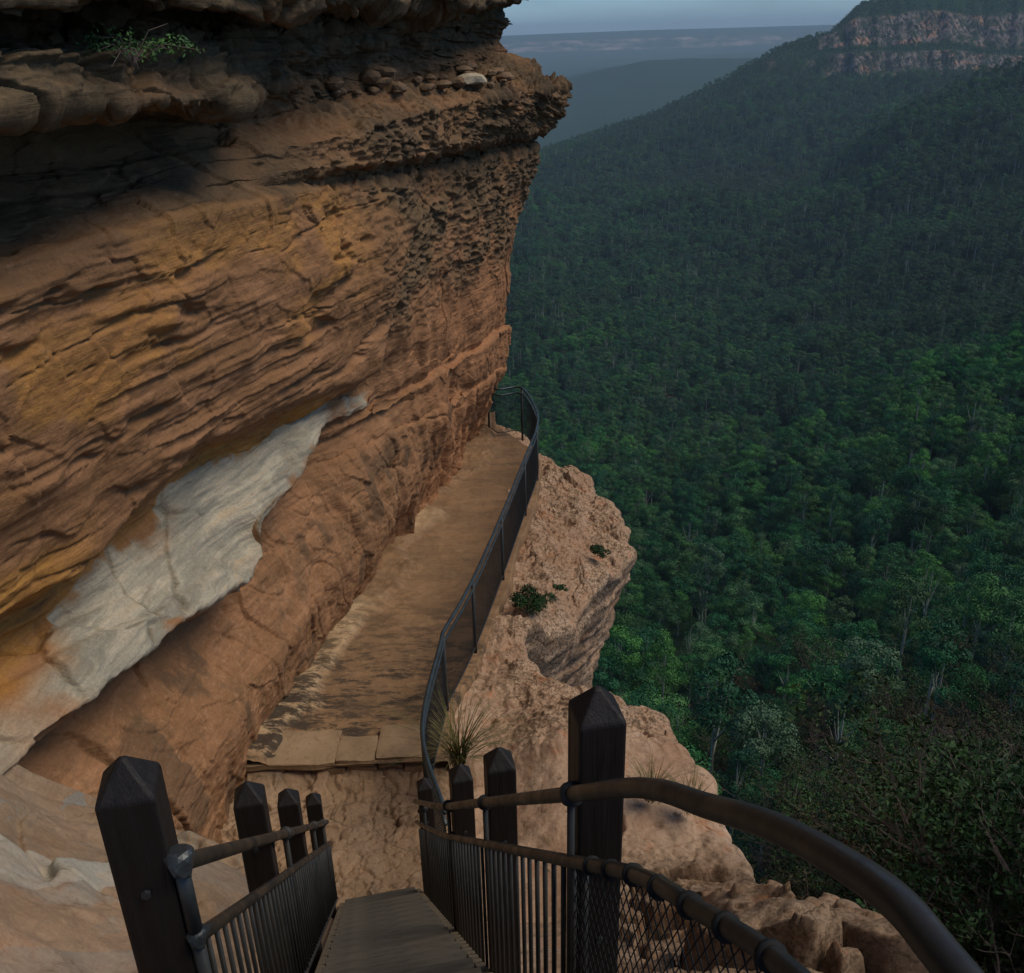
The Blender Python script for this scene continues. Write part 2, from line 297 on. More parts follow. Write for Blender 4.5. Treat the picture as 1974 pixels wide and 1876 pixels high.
def mat_leaf(name, cols, world_sc=0.02, rough=0.6, spec=0.2):
    m = Mat(name, rough, spec); oi = m.t.nodes.new('ShaderNodeObjectInfo')
    cr = m.t.nodes.new('ShaderNodeValToRGB'); m.L(oi.outputs['Random'], cr.inputs[0]); cr.color_ramp.interpolation = 'LINEAR'
    e = cr.color_ramp.elements; e[0].position = 0; e[0].color = (*cols[0], 1); e[1].position = 1; e[1].color = (*cols[-1], 1)
    for i, c in enumerate(cols[1:-1]):
        x = e.new((i + 1) / (len(cols) - 1)); x.color = (*c, 1)
    nb = m.noise(m.coord(), world_sc, 4, 0.6); nc = m.noise(m.coord(), world_sc * .28, 3, 0.5); nf = m.noise(m.coord(), 0.9, 4, 0.7)
    c = m.mix(m.mul(m.rng(nb, 0.42, 0.62), 0.45), cr.outputs[0], tuple(q for q in cols[0]))
    c = m.mix(m.rng(m.noise(m.coord(), world_sc * .55, 3, .6), .50, .62, 0, .65), c, m.mix(1.0, c, (1.5, 1.75, 1.1), 'MULTIPLY')); c = m.mix(m.rng(nc, .48, .60, 0, .6), c, tuple(q * k for q, k in zip(cols[0], (2.0, .8, .75))))
    sx = m.t.nodes.new('ShaderNodeSeparateXYZ'); m.L(m.geo.outputs['Position'], sx.inputs[0])
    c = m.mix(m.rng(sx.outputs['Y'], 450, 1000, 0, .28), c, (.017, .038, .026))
    c = m.mix(m.rng(nf, 0.3, 0.7, 0.0, 0.5), c, m.mix(1.0, c, (1.55, 1.5, 1.2), 'MULTIPLY'))
    return m.fin(c)
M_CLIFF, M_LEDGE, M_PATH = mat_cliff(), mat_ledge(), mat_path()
M_STEP = mat_stone('paving stone', (0.33, 0.225, 0.13), (0.23, 0.155, 0.09), 2.2)
M_RUB = mat_stone('rubble stone', (0.24, 0.15, 0.085), (0.14, 0.10, 0.065), 9.0)
M_PALE = mat_stone('pale stone', (0.50, 0.43, 0.31), (0.40, 0.33, 0.23), 9.0)
M_POST = mat_wood('black stained post', (0.010, 0.008, 0.0075), (0.017, 0.013, 0.011), 0.3, 0.55)
M_TREAD = mat_wood('weathered tread', (0.062, 0.055, 0.044), (0.09, 0.078, 0.06), 0.2, 0.8, (0.8, 14, 14))
M_STRING = mat_wood('stringer timber', (0.19, 0.15, 0.095), (0.13, 0.10, 0.065), 0.3, 0.7, (14, 0.8, 14))
M_RAIL = mat_metal('brown railing pipe', (0.034, 0.028, 0.020), (0.011, 0.0105, 0.009), 0.15, 0.38)
M_BAR = mat_metal('dark railing bar', (0.022, 0.024, 0.024), (0.035, 0.034, 0.03), 0.2, 0.5)
M_FENCE = mat_metal('slate blue fence pipe', (0.04, 0.056, 0.06), (0.022, 0.03, 0.033), 0.3, 0.4)
M_WIRE = mat_metal('dark wire', (0.014, 0.016, 0.017), (0.01, 0.011, 0.012), 0.0, 0.7, 0.2)
M_BOLT = mat_metal('galvanised fitting', (0.045, 0.052, 0.055), (0.02, 0.025, 0.027), 0.4, 0.45)
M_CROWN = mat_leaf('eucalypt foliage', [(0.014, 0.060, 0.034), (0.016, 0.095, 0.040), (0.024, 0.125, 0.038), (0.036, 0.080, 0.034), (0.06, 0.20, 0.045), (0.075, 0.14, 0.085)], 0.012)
M_BUSH = mat_leaf('shrub foliage', [(0.014, 0.035, 0.012), (0.022, 0.055, 0.016), (0.035, 0.07, 0.022)], 1.0)
M_DRY = mat_leaf('dry heath foliage', [(0.028, 0.024, 0.011), (0.022, 0.034, 0.012), (0.05, 0.034, 0.016), (0.02, 0.045, 0.015)], 0.5)
M_TRUNK = mat_stone('pale bark', (0.42, 0.44, 0.38), (0.24, 0.26, 0.22), 0.6)
M_TWIG = mat_stone('grey twig', (0.20, 0.165, 0.14), (0.09, 0.07, 0.055), 3.0)
M_GREEN = mat_leaf('grass blades', [(0.06, 0.09, 0.03), (0.04, 0.075, 0.025), (0.10, 0.11, 0.05)], 3.0)

# ------------------------------------------------------------------ the sandstone cliff
YC = np.array([-3, 4, 6.5, 8.5, 10.5, 12.5, 15, 17.5, 20.0])
KN = [  # (Z per column), (offset from the foot line per column), slope zone
 ([-9]*9, [0, 0, .3, .1, 0, 0, 0, -.05, -.35]),
 ([-7.2, -7.2, -7.2, -7.2, -7.2, -7.3, -7.5, -7.7, -7.9], [0, .1, .45, .05, 0, 0, 0, 0, -.28]),
 ([-6, -6, -6.1, -6.2, -6.3, -6.4, -6.5, -6.6, -6.7], [0, .1, .5, .2, .15, .15, .12, .1, .1]),
 ([-4.75, -4.75, -4.95, -5.4, -4.85, -4.8, -5.2, -5.5, -5.8], [-.2, -.35, -.35, -.45, -.4, .0, .25, .3, .3]),
 ([-4.3, -4.35, -4.60, -4.92, -4.46, -4.62, -4.7, -4.8, -4.9], [.2, .2, .25, .25, .15, .2, .35, .4, .42]),
 ([-3.9, -4.0, -4.22, -3.98, -4.12, -4.45, -4.4, -4.4, -4.4], [-.45, -.45, -.45, -.42, -.3, .15, .4, .45, .47]),
 ([-3.78, -3.88, -4.08, -3.78, -4.0, -4.35, -4.3, -4.3, -4.3], [-.5, -.5, -.5, -.46, -.33, .15, .42, .46, .49]),
 ([-3.4, -3.5, -3.7, -3.4, -3.65, -4.1, -4.1, -4.1, -4.1], [0, 0, 0, .08, .12, .25, .44, .48, .52]),
 ([-2.3, -2.4, -2.5, -2.4, -2.6, -2.9, -3.0, -3.0, -3.0], [.25, .25, .25, .3, .35, .42, .55, .65, .75]),
 ([-1.3, -1.3, -1.3, -1.35, -1.5, -1.7, -1.85, -1.95, -2.1], [.22, .22, .25, .38, .5, .5, .6, .8, 1.0]),
 ([-1.18, -1.18, -1.18, -1.22, -1.38, -1.56, -1.7, -1.8, -1.92], [-.3, -.3, -.25, .1, .4, .35, .35, .45, .6]),
 ([-1.08, -1.08, -1.08, -1.1, -1.25, -1.42, -1.5, -1.58, -1.66], [-.9, -.9, -.8, -.2, .55, .7, .9, 1.1, 1.3]),
 ([-.95, -.95, -.95, -.9, -1.0, -.95, -.92, -.95, -.98], [-1.5, -1.5, -1.3, -.5, .5, .75, 1.0, 1.3, 1.62]),
 ([-.5, -.5, -.52, -.6, -.8, -.68, -.6, -.5, -.38], [-1.6, -1.6, -1.4, -.7, -.1, 0, .1, .3, .5]),
 ([-.26, -.26, -.34, -.48, -.45, -.35, -.3, -.22, -.12], [.9, .9, .9, .75, .1, .05, .15, .35, .5]),
 ([.0, .0, .02, .02, 0, .05, .1, .12, .14], [.8, .8, .8, .55, .1, .1, .2, .4, .52]),
 ([.04, .06, .07, .1, .12, .16, .22, .28, .36], [-.1, -.1, -.1, 0, 0, 0, .1, .3, .5]),
 ([.1, .1, .12, .18, .22, .28, .34, .42, .5], [1.0, 1.0, 1.0, 1.0, 1.0, 1.0, 1.05, 1.1, 1.05]),
 ([.6, .6, .6, .7, .7, .8, .8, .9, 1.0], [1.25]*8 + [1.1]),
 ([2.2]*9, [1.2]*8 + [.9]),
 ([4.5]*9, [.4]*8 + [.1]),
 ([5.2]*9, [-9]*9),
]
def add_column(y, ov):
    global YC
    for i, k in enumerate(KN):
        z, p = float(np.interp(y, YC, k[0])), float(np.interp(y, YC, k[1])); z, p = ov.get(i, (z, p)); j = int(np.searchsorted(YC, y)); k[0].insert(j, z); k[1].insert(j, p)
    YC = np.insert(YC, int(np.searchsorted(YC, y)), y)
add_column(9.15, {3: (-4.95, -.42), 4: (-4.62, .2), 5: (-4.02, -.4)})
add_column(8.9, {3: (-5.25, -.45), 4: (-4.86, .24), 5: (-4.0, -.4)})
add_column(11.3, {3: (-4.72, -.3), 4: (-4.42, .02), 5: (-4.12, -.12)})
def build_cliff():
    du = 0.0145
    ug = np.concatenate([np.arange(-3, 3.6, .06), np.arange(3.6, 20.0, du), np.arange(20.0, 21.2, .02), np.arange(21.2, 26, .15)])
    Z = np.array([np.interp(ug, YC, k[0]) for k in KN]); Pf = np.array([np.interp(ug, YC, k[1]) for k in KN])
    seg = np.max(np.hypot(np.diff(Z, axis=0)[:, 300:], np.diff(Pf, axis=0)[:, 300:]), axis=1)
    vs = [0.0]; vk = []
    for i, s in enumerate(seg):
        step = 0.0145 if 1 <= i < 17 else (0.05 if i == 17 else 0.15)
        n = max(3, int(s / step)); vk += list(i + np.arange(n) / n)
    vk = np.array(vk + [len(seg)])
    i0 = np.clip(np.floor(vk).astype(int), 0, len(seg) - 1); t = (vk - i0)[:, None]
    Zg = Z[i0] * (1 - t) + Z[i0 + 1] * t; Pg = Pf[i0] * (1 - t) + Pf[i0 + 1] * t           # (v, u)
    # round the lofted profile a little along v
    for _ in range(2):
        Pg[1:-1] = (Pg[:-2] + 2 * Pg[1:-1] + Pg[2:]) / 4; Zg[1:-1] = (Zg[:-2] + 2 * Zg[1:-1] + Zg[2:]) / 4
    U = np.broadcast_to(ug[None, :], Zg.shape); e = np.clip(U - 20, 0, None)
    Y = np.where(U < 20, U, 20 + 1.1 * (1 - np.exp(-e * 1.3)) + .12 * e)
    X = -4.83 + .22 * np.minimum(Y, 20.2) + Pg - 1.9 * np.clip(e - .1, 0, None) ** 1.25
    VV = np.broadcast_to(vk[:, None], Zg.shape)
    P = np.stack([X, Y, Zg], -1)
    # the joint that runs down across the lower wall, rock below it stands proud
    zl = -4.55 - (Y - 11.3) * .125
    wall_lo = sm(10.8, 11.6, Y)
    zj = zl + .05 * fbm(Y * 1.5, 0 * Y, 0 * Y, 3, 5)
    X2 = X + .13 * sm(.03, -.03, Zg - zj) * wall_lo * sm(-7.4, -6, Zg) + .07 * sm(.02, -.02, Zg - zj + .42 + .06 * (Y - 12)) * wall_lo * sm(-7.4, -6.4, Zg)
    # blocky steps in the wall above the band, seen as buttresses
    X2 = X2 + .20 * sm(.025, -.025, (Y - 12.2) - .55 * (Zg + 4.0) - .2 * fbm(Zg, Y * 0, Y * 0, 3, 8)) * sm(-4.2, -3.9, Zg) * sm(-1.7, -2.4, Zg) * sm(8.5, 10.5, Y)
    P[..., 0] = X2
    nb_ = fbm(Y * 1.5, 0 * Y, 0 * Y, 4, 150, .6); P[..., 2] += .09 * nb_ * sm(3.1, 3.6, VV) * sm(4.7, 4.2, VV) + .12 * fbm(Y * 1.3, 0 * Y, 0 * Y, 4, 151, .6) * sm(4.6, 5, VV) * sm(7, 6.2, VV)
    N = grid_normals(P)
    if N[N.shape[0] // 3, N.shape[1] // 2, 0] < 0: N = -N; flip = True
    else: flip = False
    x, y, z = P[..., 0], P[..., 1], P[..., 2]
    band = sm(3.85, 4.25, VV) * sm(5.25, 4.95, VV) * sm(12.9, 12.0, y + .3 * fbm(y, z, x, 3, 3))
    warp = fbm(y * .35, z * .5, x * .3, 3, 21)
    zb = z + .055 * y + .09 * warp + .015 * fbm(y * 1.2, z * 1.2, x, 3, 22)
    hc = sm(11.3, 13.2, y + .8 * fbm(y * .8, z * .8, x, 3, 31) + .5 * (z + 3)) * sm(-4.1, -3.3, z + .35 * fbm(y, z, x, 3, 32)) * sm(.2, -.7, z)
    shelf = sm(9.4, 10.6, VV) * sm(14.5, 13.4, VV) * sm(10.0, 12.0, y)
    low = sm(3.0, 2.6, VV) ; up = sm(6.8, 7.2, VV)
    d = (.10 - .04 * up) * fbm(y * .55, z * .9, x * .5, 3, 1) + .03 * fbm(y * 2.1, z * 2.6, x * 2, 4, 2) * (1 - .5 * band)
    # bedding: lens-shaped ledges and thin undercut partings
    b1 = noise(y * .22, zb * 3.6, x * .2, 41); b2 = noise(y * .38, zb * 11.0, x * .3, 42) + .35 * noise(y * 2.2, zb * 11, x, 142); b3 = noise(y * 1.1, zb * 26.0, x * 1, 43)
    bedmask = (1 - .85 * band) * (1 - .75 * low * (y > 7)) * (0.45 + .55 * sm(-.2, .4, fbm(y * .4, z * .6, x, 3, 44)))
    pan = sm(-.15, .45, fbm(y * .6, zb * 1.1, x * .5, 3, 50))          # broad smooth panels between bedded patches
    bedmask = .85 * bedmask * (1 - .75 * sm(10.8, 12.3, y) * sm(-2.9, -3.5, z + .2 * warp))
    d += bedmask * (.05 * np.tanh(b1 * 7) * .6 + (1 - .85 * pan) * (.020 * np.tanh(b2 * 6) + .009 * np.tanh(b3 * 4))) * (1 - .5 * sm(.2, .6, pan))
    cr = np.clip(1 - np.abs(noise(y * .24, zb * 3.1, x * .2, 45) + .12 * noise(y * 3, zb * 6, x, 145)) * 16, 0, 1) * sm(.0, .35, fbm(y * .7, z * 1.0, x, 3, 46))
    cr2 = np.clip(1 - np.abs(noise(y * .4, zb * 6.5, x * .4, 47) + .1 * noise(y * 4, zb * 8, x, 147)) * 13, 0, 1) * sm(.05, .35, fbm(y * 1.1, z * 1.6, x, 3, 48))
    d -= bedmask * (.15 * cr ** 1.5 + .085 * cr2 ** 1.5) * (.35 + .65 * up)
    # hollows weathered into the face
    hol = sm(.45, .8, fbm(y * .9, zb * 3.4, x, 4, 49)) * (1 - band) * up
    d -= .09 * hol
    # honeycomb weathering
    f1, f2, _ = cells(y * 5.2 + .8 * warp, zb * 9.5, x * 4, 61); g1, g2, _ = cells(y * 10., zb * 19., x * 8, 65)
    hm = np.maximum(hc, shelf * .8) * (.4 + .6 * sm(-.25, .3, fbm(y * 1.3, z * 2, x, 3, 66)))
    d += hm * (-.09 * sm(.62, .12, f1) - .04 * sm(.55, .1, g1) + .08 + .05 * fbm(y * 4, z * 7, x * 4, 3, 67))
    # crumbling rim of the shelf
    rim = sm(10.4, 11.2, VV) * sm(13.2, 12.0, VV) * sm(13., 17., y)
    d += rim * (.16 * fbm(y * 2.3, z * 6, x * 3, 4, 71) + .06 * np.sign(g2 - g1 - .25) * .5)
    # flutes and upright joints of the lower and right-hand wall
    fl = sm(10.5, 12.5, y) * sm(-2.6, -3.6, z) + .55 * low
    lean = y + .28 * z
    d += fl * (.085 * fbm(lean * 1.25, z * .22, x * .3, 4, 81) + .035 * noise(lean * 5.5, z * .7, x, 82))
    vc = np.clip(1 - np.abs(noise(lean * .75, z * .12, 0 * x, 83)) * 26, 0, 1) * fl * sm(-.1, .2, noise(y * .8, z * .5, x, 84))
    d -= .17 * vc
    d += low * (.022 * fbm(y * 3.2 + z, z * 3, x * 3, 5, 85, .62) - .03 * np.clip(1 - np.abs(noise(lean * 1.6, z * .8, x, 86)) * 20, 0, 1))
    fw = .35 * fbm(y * 1.5, z * 1.5, x, 3, 120)
    d += (1 - .9 * band) * (1 - .45 * sm(8.5, 8, VV) * (1 - low)) * ((.075 - .045 * up) * facets(y * .75 + .25 * z + fw, z * .9 + fw, x * .6, 121) * (.35 + .65 * sm(-.2, .3, noise(y * .4, z * .5, x, 122)))
         + .026 * facets(lean * 2.0 + fw, z * 1.6 - fw, x * 1.5, 130) + .006 * facets(y * 6.5 + fw, z * 9 + 3 * fw, x * 4, 140))
    # the pale band: long flowing grooves and a few cracks
    sw = y * .9 + 1.1 * z; n_b = fbm(y * 1.3, z * 1.3, x, 3, 190)
    d += band * (.035 * fbm(y * .8, zb * 5, x, 4, 91) + .018 * noise(y * 1.5, zb * 16, x, 92))
    c1, c2, cv = cells(y * 1.0 + .5 * z + .3 * n_b, z * 1.9 - .6 * y + .3 * n_b, x * .2, 193)
    d += band * sm(9.2, 7.6, y) * (-.045 * sm(.07, .0, c2 - c1) + .05 * cv)
    d += band * (.045 * np.tanh(6 * noise(sw * .22, zb * 3.0 + y * .12, x * .2, 194)) + .022 * np.tanh(6 * noise(y * .4, zb * 9.0 + y * .3, x * .2, 197)))
    # upper slabs: blunt blocks
    top = sm(13.2, 14., VV)
    tl = noise(y * .22, z * 5.5 + .8 * fbm(y * .3, z, x, 2, 98), x * .3, 99)
    t1, t2, tv = cells(y * 1.1 + .2 * warp, z * 3.0 + .25 * noise(y * .8, z, x, 198), x * .6, 199)
    d += top * (.035 * tv - .06 * sm(.06, .0, t2 - t1) + .030 * np.tanh(5 * noise(y * .3, z * 13, x * .3, 200)) + .012 * np.tanh(4 * noise(y * .9, z * 30, x * .8, 201)) + .02 * fbm(y * 6, z * 9, x * 6, 3, 202))
    d += top * (.10 * facets(y * .55 + .2 * warp, z * 1.7, x * .5, 195) + .04 * facets(y * 1.7, z * 4.5 + .3 * warp, x * 1.2, 196) + .04 * np.tanh(5 * noise(y * .35, z * .8, x * .3, 95)) + .07 * np.tanh(tl * 5) - .10 * np.clip(1 - np.abs(tl) * 9, 0, 1) - .10 * np.clip(1 - np.abs(noise(y * .55, z * .25, x, 94)) * 30, 0, 1) + .035 * fbm(y * 4, z * 9, x * 4, 4, 96))
    d += .006 * fbm(y * 9, z * 14, x * 9, 4, 97, .65) * (1 - .4 * band)
    facet = fbm(y * 2.2, z * 2.2, x * 2, 4, 110); d += (1 - band) * .03 * np.abs(facet) * (.4 + .6 * sm(-.2, .3, noise(y * .5, z * .5, x, 111)))
    d *= sm(-8.9, -8.2, z) * .999 + .001
    # keep the far rim where the photograph has it
    P = P + N * d[..., None]
    # ---- stone kinds (albedo masks); grey also holds painted shade on the upper slabs
    n = fbm(y * 1.1, z * 1.4, x, 4, 101)
    n0 = fbm(y * 2.6, z * 3.5, x, 4, 160, .6); lefto = sm(6.7, 6.2, y + .25 * n) * sm(-4.5, -4.35, z + .12 * n)
    bw = sm(3.85, 4.05, VV + .25 * n0) * sm(5.1, 4.9, VV + .35 * n0) * (1 - lefto) * sm(12.9, 12.0, y + .3 * n)
    ws = np.clip(bw * sm(-.95, -.35, n - .25 * sm(12.9, 11.5, y) + .1) , 0, 1)
    ws = np.maximum(ws, sm(5.7, 4.6, y + .4 * n) * sm(-3.9, -4.6, z + .3 * n) * .8)
    och = sm(7.2, 8.0, VV) * sm(9.6, 8.8, VV) * sm(13.5, 11.0, y + n) * sm(4.0, 6.5, y + n) * sm(-.05, .5, n + .05 + .35 * (z + 2.2)) * .75
    seam = sm(4.8, 5.1, VV) * sm(6.9, 6.3, VV) * sm(12.2, 10.8, y)
    och = np.maximum(och, seam * sm(-.7, -.1, n) * 1.15)
    och = np.maximum(och, 1.2 * sm(7.0, 6.2, y + .3 * n) * sm(-4.5, -4.3, z + .2 * n) * sm(-3.1, -3.4, z + .3 * n))
    gry = np.maximum(np.maximum(hm * .85, shelf * .45), top * 1.0 * sm(-.8, -.2, n + .2))  # honeycomb and shelf grey, plus upper-left shade put into the slabs' colour
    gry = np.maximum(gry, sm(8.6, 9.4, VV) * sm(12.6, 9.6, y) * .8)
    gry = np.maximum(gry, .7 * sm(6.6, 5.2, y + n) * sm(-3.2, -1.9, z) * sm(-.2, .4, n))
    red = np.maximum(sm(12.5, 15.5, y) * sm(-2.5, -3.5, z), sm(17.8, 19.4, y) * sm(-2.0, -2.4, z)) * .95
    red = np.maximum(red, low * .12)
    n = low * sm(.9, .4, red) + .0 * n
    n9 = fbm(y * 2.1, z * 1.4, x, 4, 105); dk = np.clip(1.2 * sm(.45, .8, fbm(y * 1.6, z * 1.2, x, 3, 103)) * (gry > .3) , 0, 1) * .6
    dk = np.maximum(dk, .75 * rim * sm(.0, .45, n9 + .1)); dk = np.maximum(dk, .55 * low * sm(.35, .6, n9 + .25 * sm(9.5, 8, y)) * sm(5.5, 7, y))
    one = np.ones_like(n)
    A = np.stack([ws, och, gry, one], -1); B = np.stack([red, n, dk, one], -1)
    nv, nu = P.shape[:2]
    Fc = grid_faces(nv, nu)
    if not flip: pass
    Fc = Fc if flip else Fc[:, ::-1]
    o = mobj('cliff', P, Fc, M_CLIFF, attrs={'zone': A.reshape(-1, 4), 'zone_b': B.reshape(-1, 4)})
    tag(o, 'towering overhanging orange brown sandstone cliff above the path', kind='structure')
    return P
CLIFF = build_cliff()

# ------------------------------------------------------------------ ledge, banks and outcrop
EDGE = sorted([tuple(on_floor(px, py, dz)[:2][::-1]) for px, py, dz in
        [(1040, 858, 0), (1132, 892, 0), (1200, 985, -.1), (1212, 1030, -.1), (1105, 1170, -.2), (1000, 1225, -.2), (1004, 1285, 0),
         (1110, 1300, 0), (1180, 1306, 0), (1262, 1348, .1), (1292, 1410, .1), (1338, 1505, .1)]])
EDGE = [(-3, 2.6), (0, 2.4), (1.5, 1.95), (2.5, 1.75), (3.6, 1.95), (4.8, 2.1), (6.0, 2.1)] + [e for e in EDGE if e[0] > 6.6] + [(19.6, .35), (20.6, -.6), (24, -3.5)]
EY, EX = np.array([e[0] for e in EDGE]), np.array([e[1] for e in EDGE])
def ground_z(x, y):
    bank = -1.42 - .9325 * y + (.92 + .12 * np.sin(x * 2.1 + y)) * np.clip(-x - 1.3, 0, 4) * sm(7.4, 5.2, y) + .10 * np.clip(x - .4, 0, 3)
    bank = np.where(y < .3, -1.7 + 0 * y, bank)
    low = -7.0 - .1 * np.clip(y - 6, 0, 2); fl = floor_z(y) - .10
    z = np.maximum(bank, low)
    z = z * (1 - sm(7.85, 8.05, y)) + fl * sm(7.85, 8.05, y)
    right = sm(-.7, -.2, x + .22 * (9 - y) * 0)
    return z
def build_ledge():
    yg = np.concatenate([np.arange(-3, 1.2, .06), np.arange(1.2, 9, .014), np.arange(9, 20.8, .02), np.arange(20.8, 24, .1)])
    wg = np.concatenate([np.linspace(0, 1, 330), 1 + np.linspace(.004, 1, 130), 2 + np.linspace(.01, 1, 60), [3.5, 4.0]])
    Yg, W = np.meshgrid(yg, wg, indexing='ij')
    xe = np.interp(Yg, EY, EX) + .10 * fbm(Yg * 1.3, 0 * Yg, 0 * Yg, 4, 201) + .03 * fbm(Yg * 6, 0 * Yg, 0 * Yg, 3, 202)
    xin = np.minimum(-4.6 + .22 * Yg, xe - 1.5) - .3
    a = np.clip(W, 0, 1)
    X = xin + (xe - xin) * a
    Zs = ground_z(X, Yg)
    right = sm(-.9, .2, X) ; ex = np.clip((X - 0.0) / np.maximum(xe, .4), 0, 1)
    # outcrop beyond the fence: swells, then falls towards its rim
    outc = right * sm(7.6, 8.6, Yg)
    Zs = Zs + outc * (.10 * fbm(X * .9, Yg * .9, 0 * X, 3, 210) - .22 * ex ** 3) + sm(6.2, 7.2, Yg) * sm(9.4, 8.6, Yg) * sm(-.3, .5, X) * .38
    n1 = fbm(X * 1.4, Yg * 1.4, 0 * X, 4, 211); n2 = fbm(X * 5, Yg * 5, 0 * X, 4, 212)
    f1, f2, fv = cells(X * 1.05 + .25 * n1, Yg * .95, Zs * .9 + .2 * n1, 213)
    blk = sm(.25, .7, X) * sm(7.2, 6.0, Yg) * sm(.6, 1.2, Yg)
    Zs = Zs + blk * (.16 * fv - .28 * sm(.07, .0, f2 - f1) + .22 + .14 * facets(X * 1.05 + .25 * n1, Yg * .95, Zs * .9 + .2 * n1, 213) + .02 * n2)
    lb = sm(-1.2, -1.7, X) * sm(6.6, 5.6, Yg)
    h1, h2, hv = cells(X * .8 + .3 * n1, Yg * .7, Zs * .5, 223)
    Zs = Zs + lb * (.08 * hv - .05 * sm(.10, .0, h2 - h1) + .06 * n1)
    # stone paving between the stair foot and the step
    pv = sm(5.6, 5.9, Yg) * sm(8.2, 8.0, Yg) * sm(-.35, -.75, X)
    p1, p2, pvv = cells(X * 4.6 + .7 * n2, Yg * 3.4 + .8 * n1 + .5 * n2, 0 * X, 233)
    Zs = Zs + pv * (.03 * pvv + .035 * facets(X * 2.2, Yg * 2.0, 0 * X, 234) - .03 * sm(.10, .02, p2 - p1) + .010 * n2 + .02 * n1)
    n4 = fbm(X * 11, Yg * 11, 0 * X, 3, 214, .65); Zs = Zs + outc * (.008 * n2 + .010 * n4 + .03 * n1 - .10 * sm(.35, .75, n1) - .05 * np.clip(1 - np.abs(noise(X * .9 + .4 * n1, Yg * 1.3, 0 * X, 215)) * 14, 0, 1)) + (1 - pv) * (.02 * n2 + .008 * n4) - outc * pv * (.03 * n1)
    tr = 2.6 * fbm(X * .7, Yg * 1.1, 0 * X, 4, 240) + .12 * n4; Zs = Zs + outc * .05 * (np.floor(tr) + sm(.8, 1.0, tr - np.floor(tr))) / 1.3
    ff = .3 * n1
    Zs = Zs + (outc * .6 + blk + .35 * lb) * (.17 * facets(X * 1.15 + ff, Yg * 1.0 + ff, 0 * X, 260) + .055 * facets(X * 3.0 + ff, Yg * 2.6 + ff, 0 * X, 270)) + (outc + blk + lb * .3 + pv * .2) * .018 * facets(X * 8 + ff, Yg * 8, 0 * X, 280)
    Zs = Zs + lb * (.10 * facets(X * .7 + ff, Yg * .5, 0 * X, 290) + .035 * fbm(X * 3 + n1, Yg * 2, 0 * X, 4, 296, .6))
    Zb = Zs.copy()
    for _ in range(5):
        Zb[1:-1] = (Zb[:-2] + 2 * Zb[1:-1] + Zb[2:]) / 4; Zb[:, 1:-1] = (Zb[:, :-2] + 2 * Zb[:, 1:-1] + Zb[:, 2:]) / 4
    Zs = Zs + (Zb - Zs) * sm(-1.0, -1.5, X) * sm(6.3, 5.7, Yg)
    lbn = sm(-1.2, -1.7, X) * sm(6.6, 5.6, Yg); Zs = Zs + lbn * (.05 * fbm(X * 1.8, Yg * 1.3, 0 * X, 5, 297, .6) - .06 * np.clip(1 - np.abs(noise(X * .8 + Yg * .4, Yg * .5 - X * .6, 0 * X, 298)) * 18, 0, 1) + .010 * fbm(X * 12, Yg * 9, 0 * X, 3, 299, .7))
    Zs = Zs + outc * (.010 * fbm(X * 16, Yg * 16, 0 * X, 3, 295, .7)) + blk * .008 * n4
    # rim and the drop below it
    b = np.clip(W - 1, 0, 1); c = np.clip(W - 2, 0, 2)
    dep = 2.6 * b ** 1.5 + c * 14 + (W > 3) * 60 * (W - 3)
    under = np.interp(Yg, [8, 9.9, 10.6, 12.5, 13.8, 15.5, 19], [.1, .1, 1.1, 1.2, .9, .5, .1])
    Xo = X + np.where(W > 1, .16 * np.sin(np.minimum(b * 9, math.pi / 2)) - under * b ** 1.2 - c * .8, 0)
    zz = Zs - dep
    rk = (W > 1) * np.minimum(b * 3, 1)
    Xo = Xo + rk * (.16 * fbm(Yg * .8, zz * 1.4, 0 * zz, 4, 250) + .06 * np.tanh(3 * noise(Yg * .6, zz * 5, 0 * zz, 251)) + .03 * fbm(Yg * 5, zz * 7, 0 * zz, 3, 252))
    P = np.stack([Xo, Yg, zz], -1)
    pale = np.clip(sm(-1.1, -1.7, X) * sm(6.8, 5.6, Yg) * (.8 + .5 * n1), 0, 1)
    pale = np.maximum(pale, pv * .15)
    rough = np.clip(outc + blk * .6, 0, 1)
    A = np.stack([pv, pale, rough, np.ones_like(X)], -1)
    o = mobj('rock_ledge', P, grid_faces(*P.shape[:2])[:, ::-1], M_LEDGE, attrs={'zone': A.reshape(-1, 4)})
    tag(o, 'rough orange sandstone ledge and banks beside the stair and path', kind='structure')
build_ledge()

